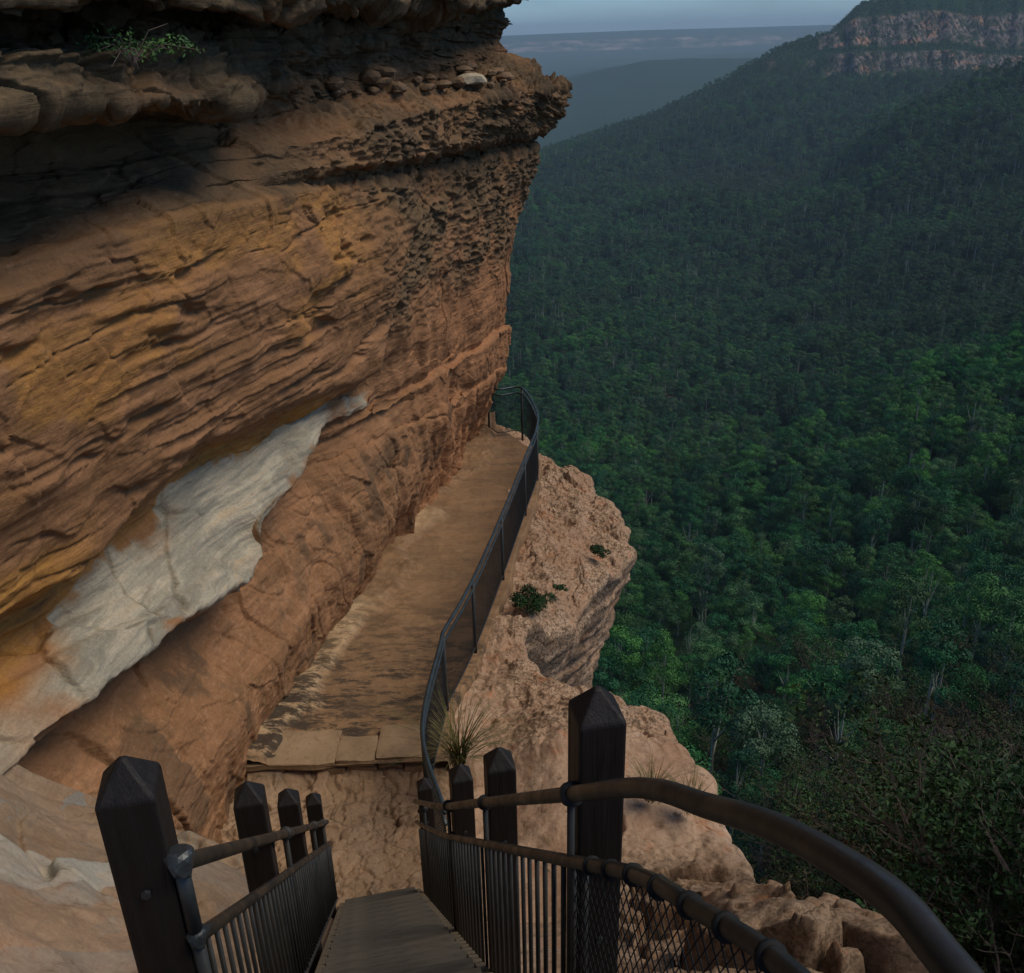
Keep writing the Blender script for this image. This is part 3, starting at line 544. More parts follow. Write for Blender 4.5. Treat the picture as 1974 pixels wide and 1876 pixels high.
# ------------------------------------------------------------------ path
FN = [(-.62, 6.15)] + [tuple(on_floor(px, py)[:2]) for px, py in [(829, 1545), (862, 1385), (917, 1257), (970, 1118), (1013, 994), (1036, 925), (1034, 885), (1007, 838), (962, 841), (943, 829), (905, 815)]]
FN[1] = (-.90, 7.3); FN[2] = (-.80, 8.95)
def fence_x(y):
    ys = np.array([p[1] for p in FN[:7]]); xs = np.array([p[0] for p in FN[:7]]); return np.interp(y, ys, xs)
def build_path():
    yg = np.arange(8.0, 20.9, .02); wg = np.linspace(0, 1, 230)
    Yg, W = np.meshgrid(yg, wg, indexing='ij')
    n1 = fbm(Yg * .9, 0 * Yg, 0 * Yg, 4, 301)
    xr = fence_x(np.minimum(Yg, 17.5)) + .10 + .05 * n1 - sm(17.5, 20.5, Yg) * .9; xl = -4.83 + .22 * Yg - .45
    X = xl + (xr - xl) * W; s = X - (-4.83 + .22 * Yg)
    n2 = fbm(X * 2, Yg * 2, 0 * X, 4, 302); n3 = fbm(X * 9, Yg * 9, 0 * X, 3, 303)
    edge = sm(.40, .22, s + .34 * fbm(X * .7, Yg * 1.1, 0 * X, 4, 304) + .05 * n3)
    Z = floor_z(Yg) + .018 * n2 + .005 * n3 + edge * (.07 + .04 * n2) - .25 * sm(.99, 1.0, W)
    wet = sm(13, 9, Yg)
    A = np.stack([edge * sm(.0, .45, fbm(Yg * .55, X * .3, 0 * X, 3, 306) + .15) * sm(-.6, .2, n2 + .25), wet, 0 * X, 0 * X + 1], -1)
    o = mobj('path', np.stack([X, Yg, Z], -1), grid_faces(*X.shape)[:, ::-1], M_PATH, attrs={'zone': A.reshape(-1, 4)})
    tag(o, 'worn brown rock path cut along the foot of the cliff', kind='structure')
build_path()

def rock_mesh(name, mat, seed, sub=3, size=(1, 1, 1), jag=.25):
    import bmesh
    bm = bmesh.new(); bmesh.ops.create_icosphere(bm, subdivisions=sub, radius=1.0)
    V = np.array([v.co[:] for v in bm.verts]); Fc = np.array([[v.index for v in f.verts] for f in bm.faces]); bm.free()
    rs = np.random.default_rng(seed); D = rs.normal(size=(9, 3)); D /= np.linalg.norm(D, axis=1, keepdims=True); h = rs.uniform(.55, .9, 9)
    r = np.ones(len(V))
    for d, k in zip(D, h):
        c = V @ d; r = np.where(c > 1e-3, np.minimum(r, k / np.maximum(c, 1e-3)), r)
    r = r * (1 + jag * .35 * fbm(V[:, 0] * 1.5, V[:, 1] * 1.5, V[:, 2] * 1.5, 4, seed))
    return mesh_from(name, V * r[:, None] * np.array(size), Fc, mat, smooth=(sub > 3))
# step of dressed stone across the path
st = empty('stone_step', (-1.9, 8.3, -7.05), label='low stone step across the path beyond the stair foot', cat='step')
import bmesh
def stone_block(name, x0, x1, y0, y1, z0, z1, seed, par, mat=M_STEP):
    bm = bmesh.new(); bmesh.ops.create_cube(bm, size=1)
    bmesh.ops.bevel(bm, geom=bm.edges[:], offset=.014, segments=1, affect='EDGES')
    bmesh.ops.subdivide_edges(bm, edges=bm.edges[:], cuts=7, use_grid_fill=True)
    V = np.array([v.co[:] for v in bm.verts]); V = V * [x1 - x0, y1 - y0, z1 - z0] + [(x0 + x1) / 2, (y0 + y1) / 2, (z0 + z1) / 2]
    V = V + .016 * np.stack([fbm(V[:, 0] * 7 + seed, V[:, 1] * 7, V[:, 2] * 7, 3, seed + k) for k in range(3)], -1)
    V -= np.array(par.location)
    for v, c in zip(bm.verts, V): v.co = c
    me = bpy.data.meshes.new(name); bm.to_mesh(me); bm.free(); me.materials.append(mat)
    me.polygons.foreach_set('use_smooth', [True] * len(me.polygons))
    return link(bpy.data.objects.new(name, me), par)
for i, (a, b, y1) in enumerate([(-3.12, -1.94, 8.55), (-1.93, -1.52, 8.42), (-1.51, -.95, 8.6)]):
    stone_block('slab', a, b, 8.0 + .03 * i, y1, -7.02, -6.945 + .008 * i, 10 + i, st)
for i in range(6):
    stone_block('block', -3.15 + i * .37, -2.79 + i * .37, 8.0 - .02 * (i % 2), 8.3, -7.26, -7.13, 50 + i, st)
bx = [-3.12, -2.75, -2.48, -2.1, -1.83, -1.5, -1.22, -.9]
for i in range(7):
    stone_block('block', bx[i] + .01, bx[i + 1] - .01, 8.02 + .02 * (i % 3), 8.3, -7.125, -7.025, 30 + i, st)

# ------------------------------------------------------------------ stair
def slope_z(y): return -1.17 - .9325 * y
D2 = np.array([-.205, .979, 0]); D2 /= np.linalg.norm(D2); S2 = np.array([D2[1], -D2[0], 0])
def hw(y): return (1.15 - .0427 * y) / 2 - .079
def mid(y): return np.array([(-.515 - .189 * y + .635 - .2317 * y) / 2, y, 0])
stair = empty('staircase', tuple(mid(6.0) + [0, 0, -7.0]), label='steep timber staircase dropping between the railings to the path', cat='staircase')
SO = np.array(stair.location)
NT = 27
for i in range(NT):
    y = .45 + i * (6.02 - .45) / (NT - 1) ; c = mid(y); c[2] = slope_z(y) - .02
    w = hw(y) - .062
    b = MB().box((0, 0, 0), (w, 0, 0), (0, .128, 0), (0, 0, .02))
    o = b.build('tread', M_TREAD, stair, bevel=.004); o.location = tuple(c - SO); o.rotation_euler = (0, 0, math.atan2(S2[1], S2[0]))
for s in (-1, 1):
    ya, yb = .3, 6.12
    A = mid(ya) + S2 * s * (hw(ya) - .035) + [0, 0, slope_z(ya) - .06]; B = mid(yb) + S2 * s * (hw(yb) - .035) + [0, 0, slope_z(yb) - .06]
    ax = (B - A) / 2; L = ax / np.linalg.norm(ax); up = np.cross(S2, L); up *= np.sign(up[2])
    b = MB().box((A + B) / 2 - SO, S2 * .024, ax, up * .10); b.build('stringer', M_STRING, stair, bevel=.006)
b = MB()
for k in range(8):
    c = mid(-.0) + D2 * (.28 - .16 * k); b.box(c + [0, 0, -1.60] - SO, S2 * .5, D2 * .072, (0, 0, .02))
b.build('landing', M_TREAD, stair, bevel=.003)
b = MB(); 
for s in (-1, 1): b.box(mid(-.4) + S2 * s * .4 + [0, 0, -1.72] - SO, S2 * .04, D2 * .8, (0, 0, .09))
b.build('joist', M_STRING, stair)

def post_mesh(w, h, below):
    bm = MB(); a = w / 2; c = .035
    ring = lambda r, z: [(-r, -r, z), (r, -r, z), (r, r, z), (-r, r, z)]
    hh = h - w * .62
    V = ring(a, -below) + ring(a, hh) + [(-a*.12, -a*.12, h), (a*.12, -a*.12, h), (a*.12, a*.12, h), (-a*.12, a*.12, h)]
    Fc = [(3, 2, 1, 0)] + [(i, (i + 1) % 4, (i + 1) % 4 + 4, i + 4) for i in range(4)] + [(i + 4, (i + 1) % 4 + 4, (i + 1) % 4 + 8, i + 8) for i in range(4)] + [(8, 9, 10, 11)]
    return bm.add(V, Fc)
def lx(y): return -.515 - .189 * y
def rx(y): return .635 - .2317 * y
RZ = math.atan2(S2[1], S2[0])
def smooth_line(pts, n=12):                  # Catmull-Rom through the points
    P = [np.array(p, float) for p in pts]; P = [2 * P[0] - P[1]] + P + [2 * P[-1] - P[-2]]; out = []
    for i in range(1, len(P) - 2):
        for k in range(n):
            t = k / n; a, b, c, d = P[i - 1:i + 3]
            out.append(.5 * ((2 * b) + (-a + c) * t + (2 * a - 5 * b + 4 * c - d) * t * t + (-a + 3 * b - 3 * c + d) * t ** 3))
    return out + [P[-2]]
def railing(side, ys, hpost, label):
    X = lx if side < 0 else rx; inn = .075 * -side        # the pipes run on the inner side of the posts
    O = np.array([X(6.0), 6.0, slope_z(6.0)])
    r = empty('stair_railing', tuple(O), label=label, cat='railing')
    for i, y in enumerate(ys):
        o = post_mesh(.118, hpost[i], .35).build('post', M_POST, r, bevel=.008)
        o.location = tuple(np.array([X(y), y, slope_z(y)]) - O); o.rotation_euler = (0, 0, RZ + random.uniform(-.05, .05))
    for y in ys:
        for dz in (.98, .72):
            q = np.array([X(y), y, slope_z(y) + dz]) - O - D2 * .059; MB().tube([q, q - D2 * .008], .011, 6).build('bolt', M_BOLT, r)
            q = np.array([X(y), y, slope_z(y) + dz - .05]) - O - S2 * side * .059; MB().tube([q, q - S2 * side * .008], .011, 6).build('bolt', M_BOLT, r)
    px_ = lambda y, dz: np.array([X(y) + inn * 1.05 - (.022 * float(sm(.95, .5, y)) if side > 0 else 0), y, dz]) - O
    if side > 0:
        H = lambda y: np.interp(y, [-1.0, .3, .5, .62, .734, .944, 1.14, 1.4, 1.84, 3.05, 6.0], [-.78, -.78, -.78, -.79, -.82, -.945, -1.09, -1.29, -1.71, -2.87, -5.69])
        yy = [-1.0, -.3, .2, .5, .62, .734, .944, 1.14, 1.4, 1.84, 3.05, 4.5, 6.08]
    else:
        H = lambda y: -1.56 + .0 * y - .945 * (y - 1.5); yy = [1.53, 3.0, 4.5, 5.92]
    MR = (lambda y: H(y) - .225)
    MB().tube(smooth_line([px_(y, H(y)) for y in yy]), .0198, 16).build('handrail', M_RAIL, r, True)
    MB().tube(smooth_line([px_(y, MR(y)) for y in yy]), .0172, 14).build('mid_rail', M_RAIL, r, True)
    bot = lambda y: min(slope_z(y), -1.52) + .10
    y0 = 1.72 if side > 0 else 1.62
    MB().tube([px_(y, bot(y)) for y in np.linspace(y0 if side < 0 else .3, 5.95, 12)], .012, 8).build('bottom_rail', M_BAR, r, True)
    n = 46
    for k in range(n):
        y = y0 + (5.9 - y0) * k / (n - 1)
        MB().tube([px_(y, bot(y)), px_(y, MR(y))], .0075, 6).build('baluster', M_BAR, r, True)
    # stanchions of flat bar that carry the pipes, and the dark collars round the handrail
    for y in ([1.84, 3.0, 4.1, 5.4] if side > 0 else [3.3, 4.7, 5.5]):
        q = px_(y, H(y)); t = px_(y + .02, H(y + .02)) - px_(y - .02, H(y - .02)); t /= np.linalg.norm(t)
        MB().tube([q - t * .016, q + t * .016], .031, 16).build('collar', M_BAR, r, True)
        MB().tube([px_(y, bot(y)), px_(y, H(y))], .011, 8).build('stanchion', M_BAR, r, True)
    for y in ys[:] if side > 0 else ys[1:]:
        q = px_(y, H(y) - .0); MB().box(q + np.array([-inn * .6, 0, -.03]), (abs(inn) * .5, 0, 0), (0, .012, 0), (0, 0, .008)).build('bracket', M_BOLT, r)
    return r, px_, H, MR, bot
rr, pr, HR, MRr, botr = railing(1, [1.9, 3.07, 4.1, 6.0], [1.51, 1.43, 1.41, 1.39], 'right hand stair railing whose brown pipe sweeps past the viewer over black posts')
rl, pl, HL, MRl, botl = railing(-1, [1.56, 2.98, 4.25, 5.88], [1.30, 1.28, 1.27, 1.26], 'left hand stair railing with short pipe bolted to thick black post')
# flanges and upright pipe at the top of the left railing
for dz, rad in ((0, .042), (-.225, .032)):
    q = pl(1.53, HL(1.53) + dz); me = rock_mesh('flange', M_BOLT, 3, 3, (rad, rad, rad), .15); o = link(bpy.data.objects.new('flange', me), rl); o.location = tuple(q)
MB().tube([pl(1.53, HL(1.53)), pl(1.53, HL(1.53) - .225)], .017, 12).build('upright_pipe', M_BOLT, rl, True)
MB().tube([pl(1.53, HL(1.53) - .225), pl(1.55, botl(1.55))], .015, 12).build('upright_pipe', M_BAR, rl, True)
# diamond wire netting on the near part of the right railing, tied over the middle rail
b = MB(); s = .034
def net_pt(u, v):
    y = np.clip(u, .2, 1.78); return pr(y, MRr(y) - .01 - v) + np.array([-.012, 0, 0])
for k in range(-26, 52):
    for sg in (-1, 1):
        pts = []
        for j in range(0, 27):
            v = j * .8 / 26; u = .2 + k * s + sg * v * .62
            if .2 <= u <= 1.78: pts.append(net_pt(u, v))
        if len(pts) > 1: b.tube(pts, .0016, 4, False)
b.build('wire_netting', M_WIRE, rr)
for y in np.arange(.55, 1.8, .125):
    t = pr(y + .02, MRr(y + .02)) - pr(y - .02, MRr(y - .02)); t /= np.linalg.norm(t); q = pr(y, MRr(y))
    MB().tube([q - t * .006, q + t * .006], .0235, 12).build('tie', M_WIRE, rr, True)

# ------------------------------------------------------------------ path fence
fz = floor_z
FH = 1.06
fn3 = [np.array([x, y, fz(y)]) for x, y in FN]; fn3[0][2] = -6.95; fn3[1][2] = -7.0
fo = np.array([fn3[3][0], fn3[3][1], fz(fn3[3][1])])
fence = empty('path_fence', tuple(fo), label='long bending dark pipe fence with fine mesh along the path edge', cat='fence')
kk = fn3[:2] + [fn3[2] * .88 + fn3[1] * .12, fn3[2], fn3[2] * .88 + fn3[3] * .12] + fn3[3:]
top = smooth_line([p + [0, 0, FH] for p in kk], 10); 
MB().tube([p - fo for p in top], .022, 10).build('top_rail', M_FENCE, fence, True)
MB().tube([p - fo - [0, 0, .13] for p in top], .017, 8).build('second_rail', M_FENCE, fence, True)
MB().tube([p - fo - [0, 0, FH - .08] for p in top], .010, 6).build('bottom_rail', M_BAR, fence, True)
for k in (1, 2, 3, 4, 5, 6, 8, 10):
    p = fn3[k]; MB().tube([p - fo - [0, 0, .35], p - fo + [0, 0, FH]], .022, 10).build('post', M_BAR, fence, True)
T = np.array(top); Ls = np.concatenate([[0], np.cumsum(np.linalg.norm(np.diff(T, axis=0), axis=1))])
b = MB(); n = int(Ls[-1] / .028)
for k in range(n):
    l = k * .028; p = np.array([np.interp(l, Ls, T[:, i]) for i in range(3)]) - fo
    b.tube([p - [0, 0, .14], p - [0, 0, FH - .08]], .0019, 4, False)
for k in range(30):
    h = .14 + k * (FH - .22) / 29; b.tube([p - fo - [0, 0, h] for p in top], .0019, 4, False)
b.build('wire_mesh', M_WIRE, fence)

# ------------------------------------------------------------------ terrain of the valley
TC = [300, 900, 1040, 1250, 1400, 1500, 1600, 1650, 1750, 1974, 2500, 3600]
TR = [  # rows of (py per column), (view depth per column)
 ([2600]*12, [18, 18, 18, 18, 18, 16, 14, 13, 12, 9, 8, 8]),
 ([1876]*12, [90, 90, 80, 75, 65, 50, 38, 34, 27, 18, 14, 10]),
 ([1650]*10 + [1500, 1400], [140, 140, 130, 120, 105, 90, 70, 62, 48, 34, 25, 18]),
 ([1450]*10 + [1300, 1200], [210, 210, 200, 190, 175, 160, 140, 132, 115, 85, 60, 45]),
 ([1220]*10 + [1150, 1000], [330, 330, 315, 305, 290, 280, 268, 262, 245, 215, 180, 120]),
 ([1010, 1000, 990, 955, 918, 888, 858, 840, 785, 718, 600, 400], [500, 500, 490, 480, 475, 470, 465, 465, 460, 440, 400, 330]),
 ([990, 985, 980, 965, 945, 918, 888, 868, 812, 745, 620, 420], [560, 560, 550, 545, 540, 538, 535, 532, 530, 510, 480, 390]),
 ([700, 700, 700, 700, 700, 700, 690, 680, 650, 590, 480, 300], [900, 900, 890, 880, 880, 880, 870, 860, 850, 800, 760, 600]),
 ([520, 520, 520, 510, 505, 500, 480, 465, 420, 350, 250, 150], [1280, 1280, 1280, 1270, 1260, 1250, 1220, 1200, 1180, 1130, 1000, 800]),
 ([430, 430, 430, 415, 395, 365, 318, 288, 232, 160, 90, 0], [1600, 1600, 1600, 1580, 1560, 1530, 1490, 1470, 1430, 1400, 1300, 1100]),
 ([400, 400, 400, 395, 390, 385, 370, 345, 290, 225, 150, 40], [1800, 1800, 1800, 1790, 1780, 1770, 1760, 1760, 1750, 1750, 1600, 1400]),
 ([330, 330, 310, 262, 208, 176, 160, 162, 162, 162, 140, 60], [2250, 2250, 2250, 2230, 2230, 2230, 2250, 2250, 2260, 2280, 2200, 2000]),
 ([325, 325, 298, 240, 175, 128, 108, 103, 101, 101, 100, 40], [2350, 2350, 2350, 2330, 2320, 2300, 2275, 2275, 2285, 2305, 2250, 2050]),
 ([322, 322, 294, 232, 160, 104, 98, 96, 95, 95, 94, 36], [2420, 2420, 2420, 2400, 2390, 2380, 2345, 2340, 2345, 2360, 2300, 2100]),
 ([320, 320, 292, 227, 152, 97, 66, 33, 28, 26, 24, 20], [2470, 2470, 2470, 2450, 2440, 2420, 2370, 2365, 2370, 2385, 2330, 2140]),
 ([318, 318, 290, 225, 150, 95, 66, 16, -8, -22, -30, -40], [2520, 2520, 2520, 2500, 2490, 2480, 2450, 2440, 2450, 2470, 2450, 2300]),
 ([420, 420, 400, 330, 260, 200, 120, 40, 0, -20, -30, -40], [3100, 3100, 3100, 3100, 3100, 3100, 3000, 2900, 2900, 3000, 3000, 3000]),
 ([360, 350, 340, 320, 300, 280, 260, 240, 230, 220, 200, 200], [4300]*12),
 ([190, 180, 166, 122, 112, 110, 108, 106, 105, 104, 100, 90], [6500]*12),
 ([180, 170, 160, 135, 128, 126, 124, 122, 120, 118, 110, 100], [8500]*12),
 ([112, 106, 101, 95, 90, 87, 85, 83, 80, 74, 60, 30], [13000]*12),
 ([96, 91, 86, 80, 76, 73, 70, 69, 66, 60, 46, 15], [13150]*12),
 ([90, 84, 80, 73, 68, 65, 62, 61, 58, 52, 38, 8], [13300]*12),
 ([80, 72, 66, 58, 54, 51, 48, 47, 44, 38, 24, -6], [14300]*12),
 ([82, 75, 70, 62, 58, 55, 52, 51, 48, 42, 28, -2], [22000]*12),
]
NSUB = [6, 14, 16, 20, 26, 14, 34, 34, 26, 16, 26, 14, 5, 14, 10, 10, 10, 14, 12, 12, 10, 8, 6, 4]
def TPXP(P):
    a, b, c = P @ RT, P @ UP, P @ FW; return CX + F * a / c, CY - F * b / c
def terrain_grid():
    pxs = np.concatenate([np.linspace(-400, 860, 22), np.arange(880, 2120, 6), np.linspace(2140, 4200, 36)])
    ctrl = []
    for py, z in TR:
        ctrl.append(np.stack([np.interp(pxs, TC, py), np.log(np.interp(pxs, TC, z))], -1))
    ctrl = np.array(ctrl)                      # rows, px, 2
    rows = []; rp = []
    for i in range(len(TR) - 1):
        for k in range(NSUB[i]):
            t = k / NSUB[i]; rows.append(ctrl[i] * (1 - t) + ctrl[i + 1] * t); rp.append(i + t)
    rows.append(ctrl[-1]); rp.append(len(TR) - 1)
    G = np.array(rows); rp = np.array(rp)
    K = np.array([1, 2, 1]) / 4
    for _ in range(3):
        G[1:12 * 20:, :, 0] = G[1:12 * 20:, :, 0]
        G[:, 1:-1] = (G[:, :-2] + 2 * G[:, 1:-1] + G[:, 2:]) / 4
    px = np.broadcast_to(pxs[None], G.shape[:2]); py = G[..., 0]; z = np.exp(G[..., 1])
    d = FW + ((px - CX) / F)[..., None] * RT - ((py - CY) / F)[..., None] * UP
    P = d * z[..., None]
    RP = np.broadcast_to(rp[:, None], px.shape)
    x, y, zz = P[..., 0], P[..., 1], P[..., 2]
    amp = np.clip(z * .03, 0, 36) * (1 - .75 * sm(10.6, 11.3, RP) * sm(16, 15, RP)) * sm(17.5, 16.5, RP)
    P[..., 2] += amp * fbm(x / 150, y / 190, 0 * x, 4, 401) + np.clip(z * .01, 0, 40) * sm(16, 17, RP) * fbm(x / 900, y / 900, 0 * x, 4, 402) * sm(20, 19.5, RP)
    mesa = sm(11.0, 11.2, RP) * sm(15.0, 14.6, RP) * sm(1480, 1600, px)
    off = mesa * (26 * fbm(px / 46, RP * .1, 0 * x, 4, 404) + 12 * fbm(px / 9, RP * .5, 0 * x, 3, 405))
    dn = P / np.linalg.norm(P, axis=-1, keepdims=True); P = P + dn * off[..., None]
    far = sm(19.5, 20, RP); P = P + dn * (far * 160 * fbm(px / 40, 0 * x, 0 * x, 4, 406))[..., None]
    rock = np.maximum(sm(11.05, 11.35, RP) * sm(12.15, 11.9, RP), sm(13.0, 13.2, RP) * sm(14.15, 13.9, RP)) * sm(1560, 1600, px + 25 * fbm(px / 30, RP, 0 * x, 2, 409))
    rock = np.maximum(rock, sm(.65, .9, fbm(px / 12, RP * 2.0, 0 * x, 2, 410)) * 0)
    outc = np.exp(-((px - 1484) / 7) ** 2 - ((RP - 12.6) / .45) ** 2); rock = np.maximum(rock, outc * 1.3)
    frk = sm(20.0, 20.1, RP) * sm(22.0, 21.9, RP)
    rock = np.clip(rock, 0, 1)
    sx0, sy0 = TPXP(P)
    slip = np.zeros_like(x)
    for a, b, w, h in ((1305, 768, 26, 12), (1912, 690, 13, 22), (1510, 845, 30, 8)):
        slip = np.maximum(slip, sm(1.25, .75, np.hypot((sx0 - a) / w, (sy0 - b) / h) + .35 * fbm(sx0 / 9, sy0 / 9, 0 * x, 3, 411)))
    slip = slip * (RP < 20)
    A = np.stack([rock, frk, slip, 0 * x + 1], -1)
    return P, A, px, RP, z
def mat_terrain():
    m = Mat('forest floor and rock', 0.95, 0.05)
    rock, frk, slip = m.attr('zone')
    p = m.coord((.01, .01, .01)); n1 = m.noise(p, 1.2, 6); n2 = m.noise(m.coord((.035, .035, .006)), 1.2, 8, .7, .3); n3 = m.noise(m.coord((.012, .012, .03)), 1.0, 7, .7); nf = m.noise(m.coord((.05, .05, .05)), 1.0, 8, .75)
    nfar = m.noise(m.coord((.0016, .0016, .012)), 1.0, 8, .75)
    g = m.mix(m.rng(nf, .35, .65), (.010, .030, .018), (.022, .055, .026)); g = m.mix(m.mul(m.rng(n1, .5, .65), .4), g, (.030, .040, .02))
    rk = m.mix(m.rng(n2, .38, .56), (.035, .042, .042), (.24, .20, .18)); rk = m.mix(m.mul(m.rng(n3, .53, .58), m.rng(n2, .42, .5)), rk, (.38, .21, .14)); n6 = m.noise(m.coord((.11, .11, .012)), 1.0, 6, .7); rk = m.mix(m.rng(n6, .49, .57), rk, (.015, .022, .022))
    veg = m.rng(m.noise(m.coord((.03, .03, .05)), 1.3, 6, .7), .48, .56)
    c = m.mix(m.mul(rock, m.rng(veg, 0, 1, 1, .25)), g, rk)
    c = m.mix(m.mul(frk, m.rng(nfar, .46, .60)), c, (.28, .20, .175))
    c = m.mix(m.mul(slip, .85), c, m.mix(nf, (.34, .20, .13), (.16, .11, .07)))
    return m.fin(c, m.bump(nf, 1.0, 6.0))
TP, TA, TPX, TRP, TZ = terrain_grid()
hills = mobj('hills', TP, grid_faces(*TP.shape[:2])[:, ::-1], mat_terrain(), attrs={'zone': TA.reshape(-1, 4)})
tag(hills, 'wooded valley slopes rising to a flat topped sandstone bluff and a far plateau', kind='structure')

# ------------------------------------------------------------------ trees
def leaf_cloud(centres, radii, n, size, rs, flat=.75, jit=.6):
    ci = rs.integers(0, len(centres), n); d = rs.normal(size=(n, 3)); d /= np.linalg.norm(d, axis=1, keepdims=True); d[:, 2] = np.where(d[:, 2] < -.35, -d[:, 2] * .7, d[:, 2])
    r = rs.uniform(.55, 1.05, n) ** .6
    C = np.asarray(centres)[ci] + d * (np.asarray(radii)[ci] * r)[:, None] * [1, 1, flat]
    nr = d + rs.normal(size=(n, 3)) * jit; nr /= np.linalg.norm(nr, axis=1, keepdims=True)
    a = np.cross(nr, rs.normal(size=(n, 3))); a /= np.linalg.norm(a, axis=1, keepdims=True) + 1e-9; b = np.cross(nr, a)
    s = size * rs.uniform(.6, 1.3, n)[:, None]
    V = np.stack([C - a * s, C + b * s * .45 - a * s * .1, C + a * s, C - b * s * .45 + a * s * .1], 1)
    return V.reshape(-1, 3), np.arange(4 * n).reshape(-1, 4)
def make_tree(seed, n, size, h=17, spread=4.2, lobes=11, base=.5):
    rs = np.random.default_rng(seed)
    cs, rd = [], []
    for i in range(lobes):
        a = rs.uniform(0, 6.28); q = spread * rs.uniform(.1, .8) ** .7; zz = h * rs.uniform(base, .92)
        q *= 1.0 - .55 * abs((zz / h - .72)) ; cs.append((q * math.cos(a), q * math.sin(a), zz)); rd.append(spread * rs.uniform(.30, .52))
    cs.append((0, 0, h * .92)); rd.append(spread * .4)
    V, Fc = leaf_cloud(cs, rd, n, size, rs, .75, .38)
    crown = mesh_from('crown', V, Fc, M_CROWN, False)
    t = MB(); bend = rs.normal(size=2) * .4
    t.tube([(bend[0] * k * k * .3, bend[1] * k * k * .3, h * .88 * k) for k in (0, .25, .5, .75, 1)], [.36, .3, .25, .18, .08], 6)
    for c in cs[:6]:
        s = np.array([0, 0, c[2] * .62]); t.tube([s, (s + c) / 2 + [0, 0, -.3], c], [.12, .09, .04], 4)
    trunk = t.mesh('trunk', M_TRUNK)
    return crown, trunk
SPEC = [(1, 5200, .23, 16, 5.6, 17, .38), (2, 4600, .23, 20, 5.2, 14, .48), (3, 5400, .22, 13, 6.0, 18, .32), (4, 3800, .23, 23, 4.6, 12, .58), (5, 4800, .23, 15, 5.0, 16, .28), (6, 2600, .21, 19, 4.2, 10, .5), (7, 160, .2, 21, 4.0, 9, .5)]
TM = [make_tree(*s) for s in SPEC]
# scatter over the slopes
def scatter():
    P = TP; q = P[:-1, :-1], P[1:, :-1], P[1:, 1:], P[:-1, 1:]
    ar = np.linalg.norm(np.cross((q[2] - q[0])[..., :2], (q[3] - q[1])[..., :2]), axis=-1) * .5 if False else np.abs(np.cross((q[2] - q[0])[..., :2], (q[3] - q[1])[..., :2])) * .5
    z = TZ[:-1, :-1]; px = TPX[:-1, :-1]; rp = TRP[:-1, :-1]
    dens = 1 / 30.0 * np.clip((600 / z), .38, 1.0)
    dens = np.where((z < 85) | (px < 860) | (px > 2130) | (rp > 16.3) | (rp < 1.2) , 0, dens)
    rk = TA[:-1, :-1, 0]; dens = dens * (1 - .85 * rk) * (1 - .93 * np.clip(TA[:-1, :-1, 2], 0, 1))
    lam = ar * dens; cnt = RNG.poisson(lam)
    idx = np.repeat(np.arange(cnt.size), cnt.ravel()); a = RNG.random(len(idx))[:, None]; b = RNG.random(len(idx))[:, None]
    Q = [k.reshape(-1, 3)[idx] for k in q]
    pts = (Q[0] * (1 - a) + Q[1] * a) * (1 - b) + (Q[3] * (1 - a) + Q[2] * a) * b
    return pts, z.ravel()[idx], px.ravel()[idx]
pts, pz, ppx = scatter()
# thin patches where the pale trunks show
pat = fbm(pts[:, 0] / 60, pts[:, 1] / 60, 0 * pts[:, 0], 3, 500)
keep = RNG.random(len(pts)) < np.where(pat > .25, .5, 1.0); pts, pz, ppx = pts[keep], pz[keep], ppx[keep]
proj = np.stack([pts @ RT, pts @ UP, pts @ FW], 1); sx = CX + F * proj[:, 0] / proj[:, 2]; sy = CY - F * proj[:, 1] / proj[:, 2]
inview = (sx > 1060) & (sx < 1990) & (sy < 1850) & (sy > 900) & ((sx - 1000) * .55 + 1200 > 0)
hidden = (sx < 1420) & (sy > 1290 + (sx - 1100) * .55) | ((sx < 1215) & (sy > 880) & (sy < 1290))
order = np.argsort(np.where(inview & ~hidden, pz, 1e9))
NEAR = order[:240]
isn = np.zeros(len(pts), bool); isn[NEAR] = True
KIND = ['broad dark green gum tree on the valley slope below the ledge', 'tall narrow gum tree with its crown carried high below the ledge', 'low spreading dark gum tree on the valley slope below the ledge',
        'very tall slender gum tree with pale trunk below the ledge', 'full rounded gum tree with leaves down its trunk below the ledge', 'thin sparse gum tree with open crown on the slope below', 'bare dead gum tree with pale trunk among the green crowns']
proto = {}
for j, i in enumerate(NEAR):
    k = 6 if j % 19 == 7 else j % 6
    loc = tuple(pts[i] - [0, 0, .4]); s = float(RNG.uniform(.55, .95) * (.7 if pz[i] < 110 else 1)); rz = float(RNG.uniform(0, 6.28))
    t = bpy.data.objects.new('gum_tree', None); t.location = loc; t.rotation_euler = (0, 0, rz); t.scale = (s, s, s * float(RNG.uniform(.85, 1.15))); COL.objects.link(t)
    tag(t, KIND[k], 'tree', 'gum trees on the slope below the ledge')
    if k not in proto:
        c = bpy.data.objects.new('crown', TM[k][0]); u = bpy.data.objects.new('trunk', TM[k][1]); link(c, t); link(u, t); proto[k] = (c, u)
    else:
        for src in proto[k]:
            o = src.copy(); COL.objects.link(o); o.parent = t
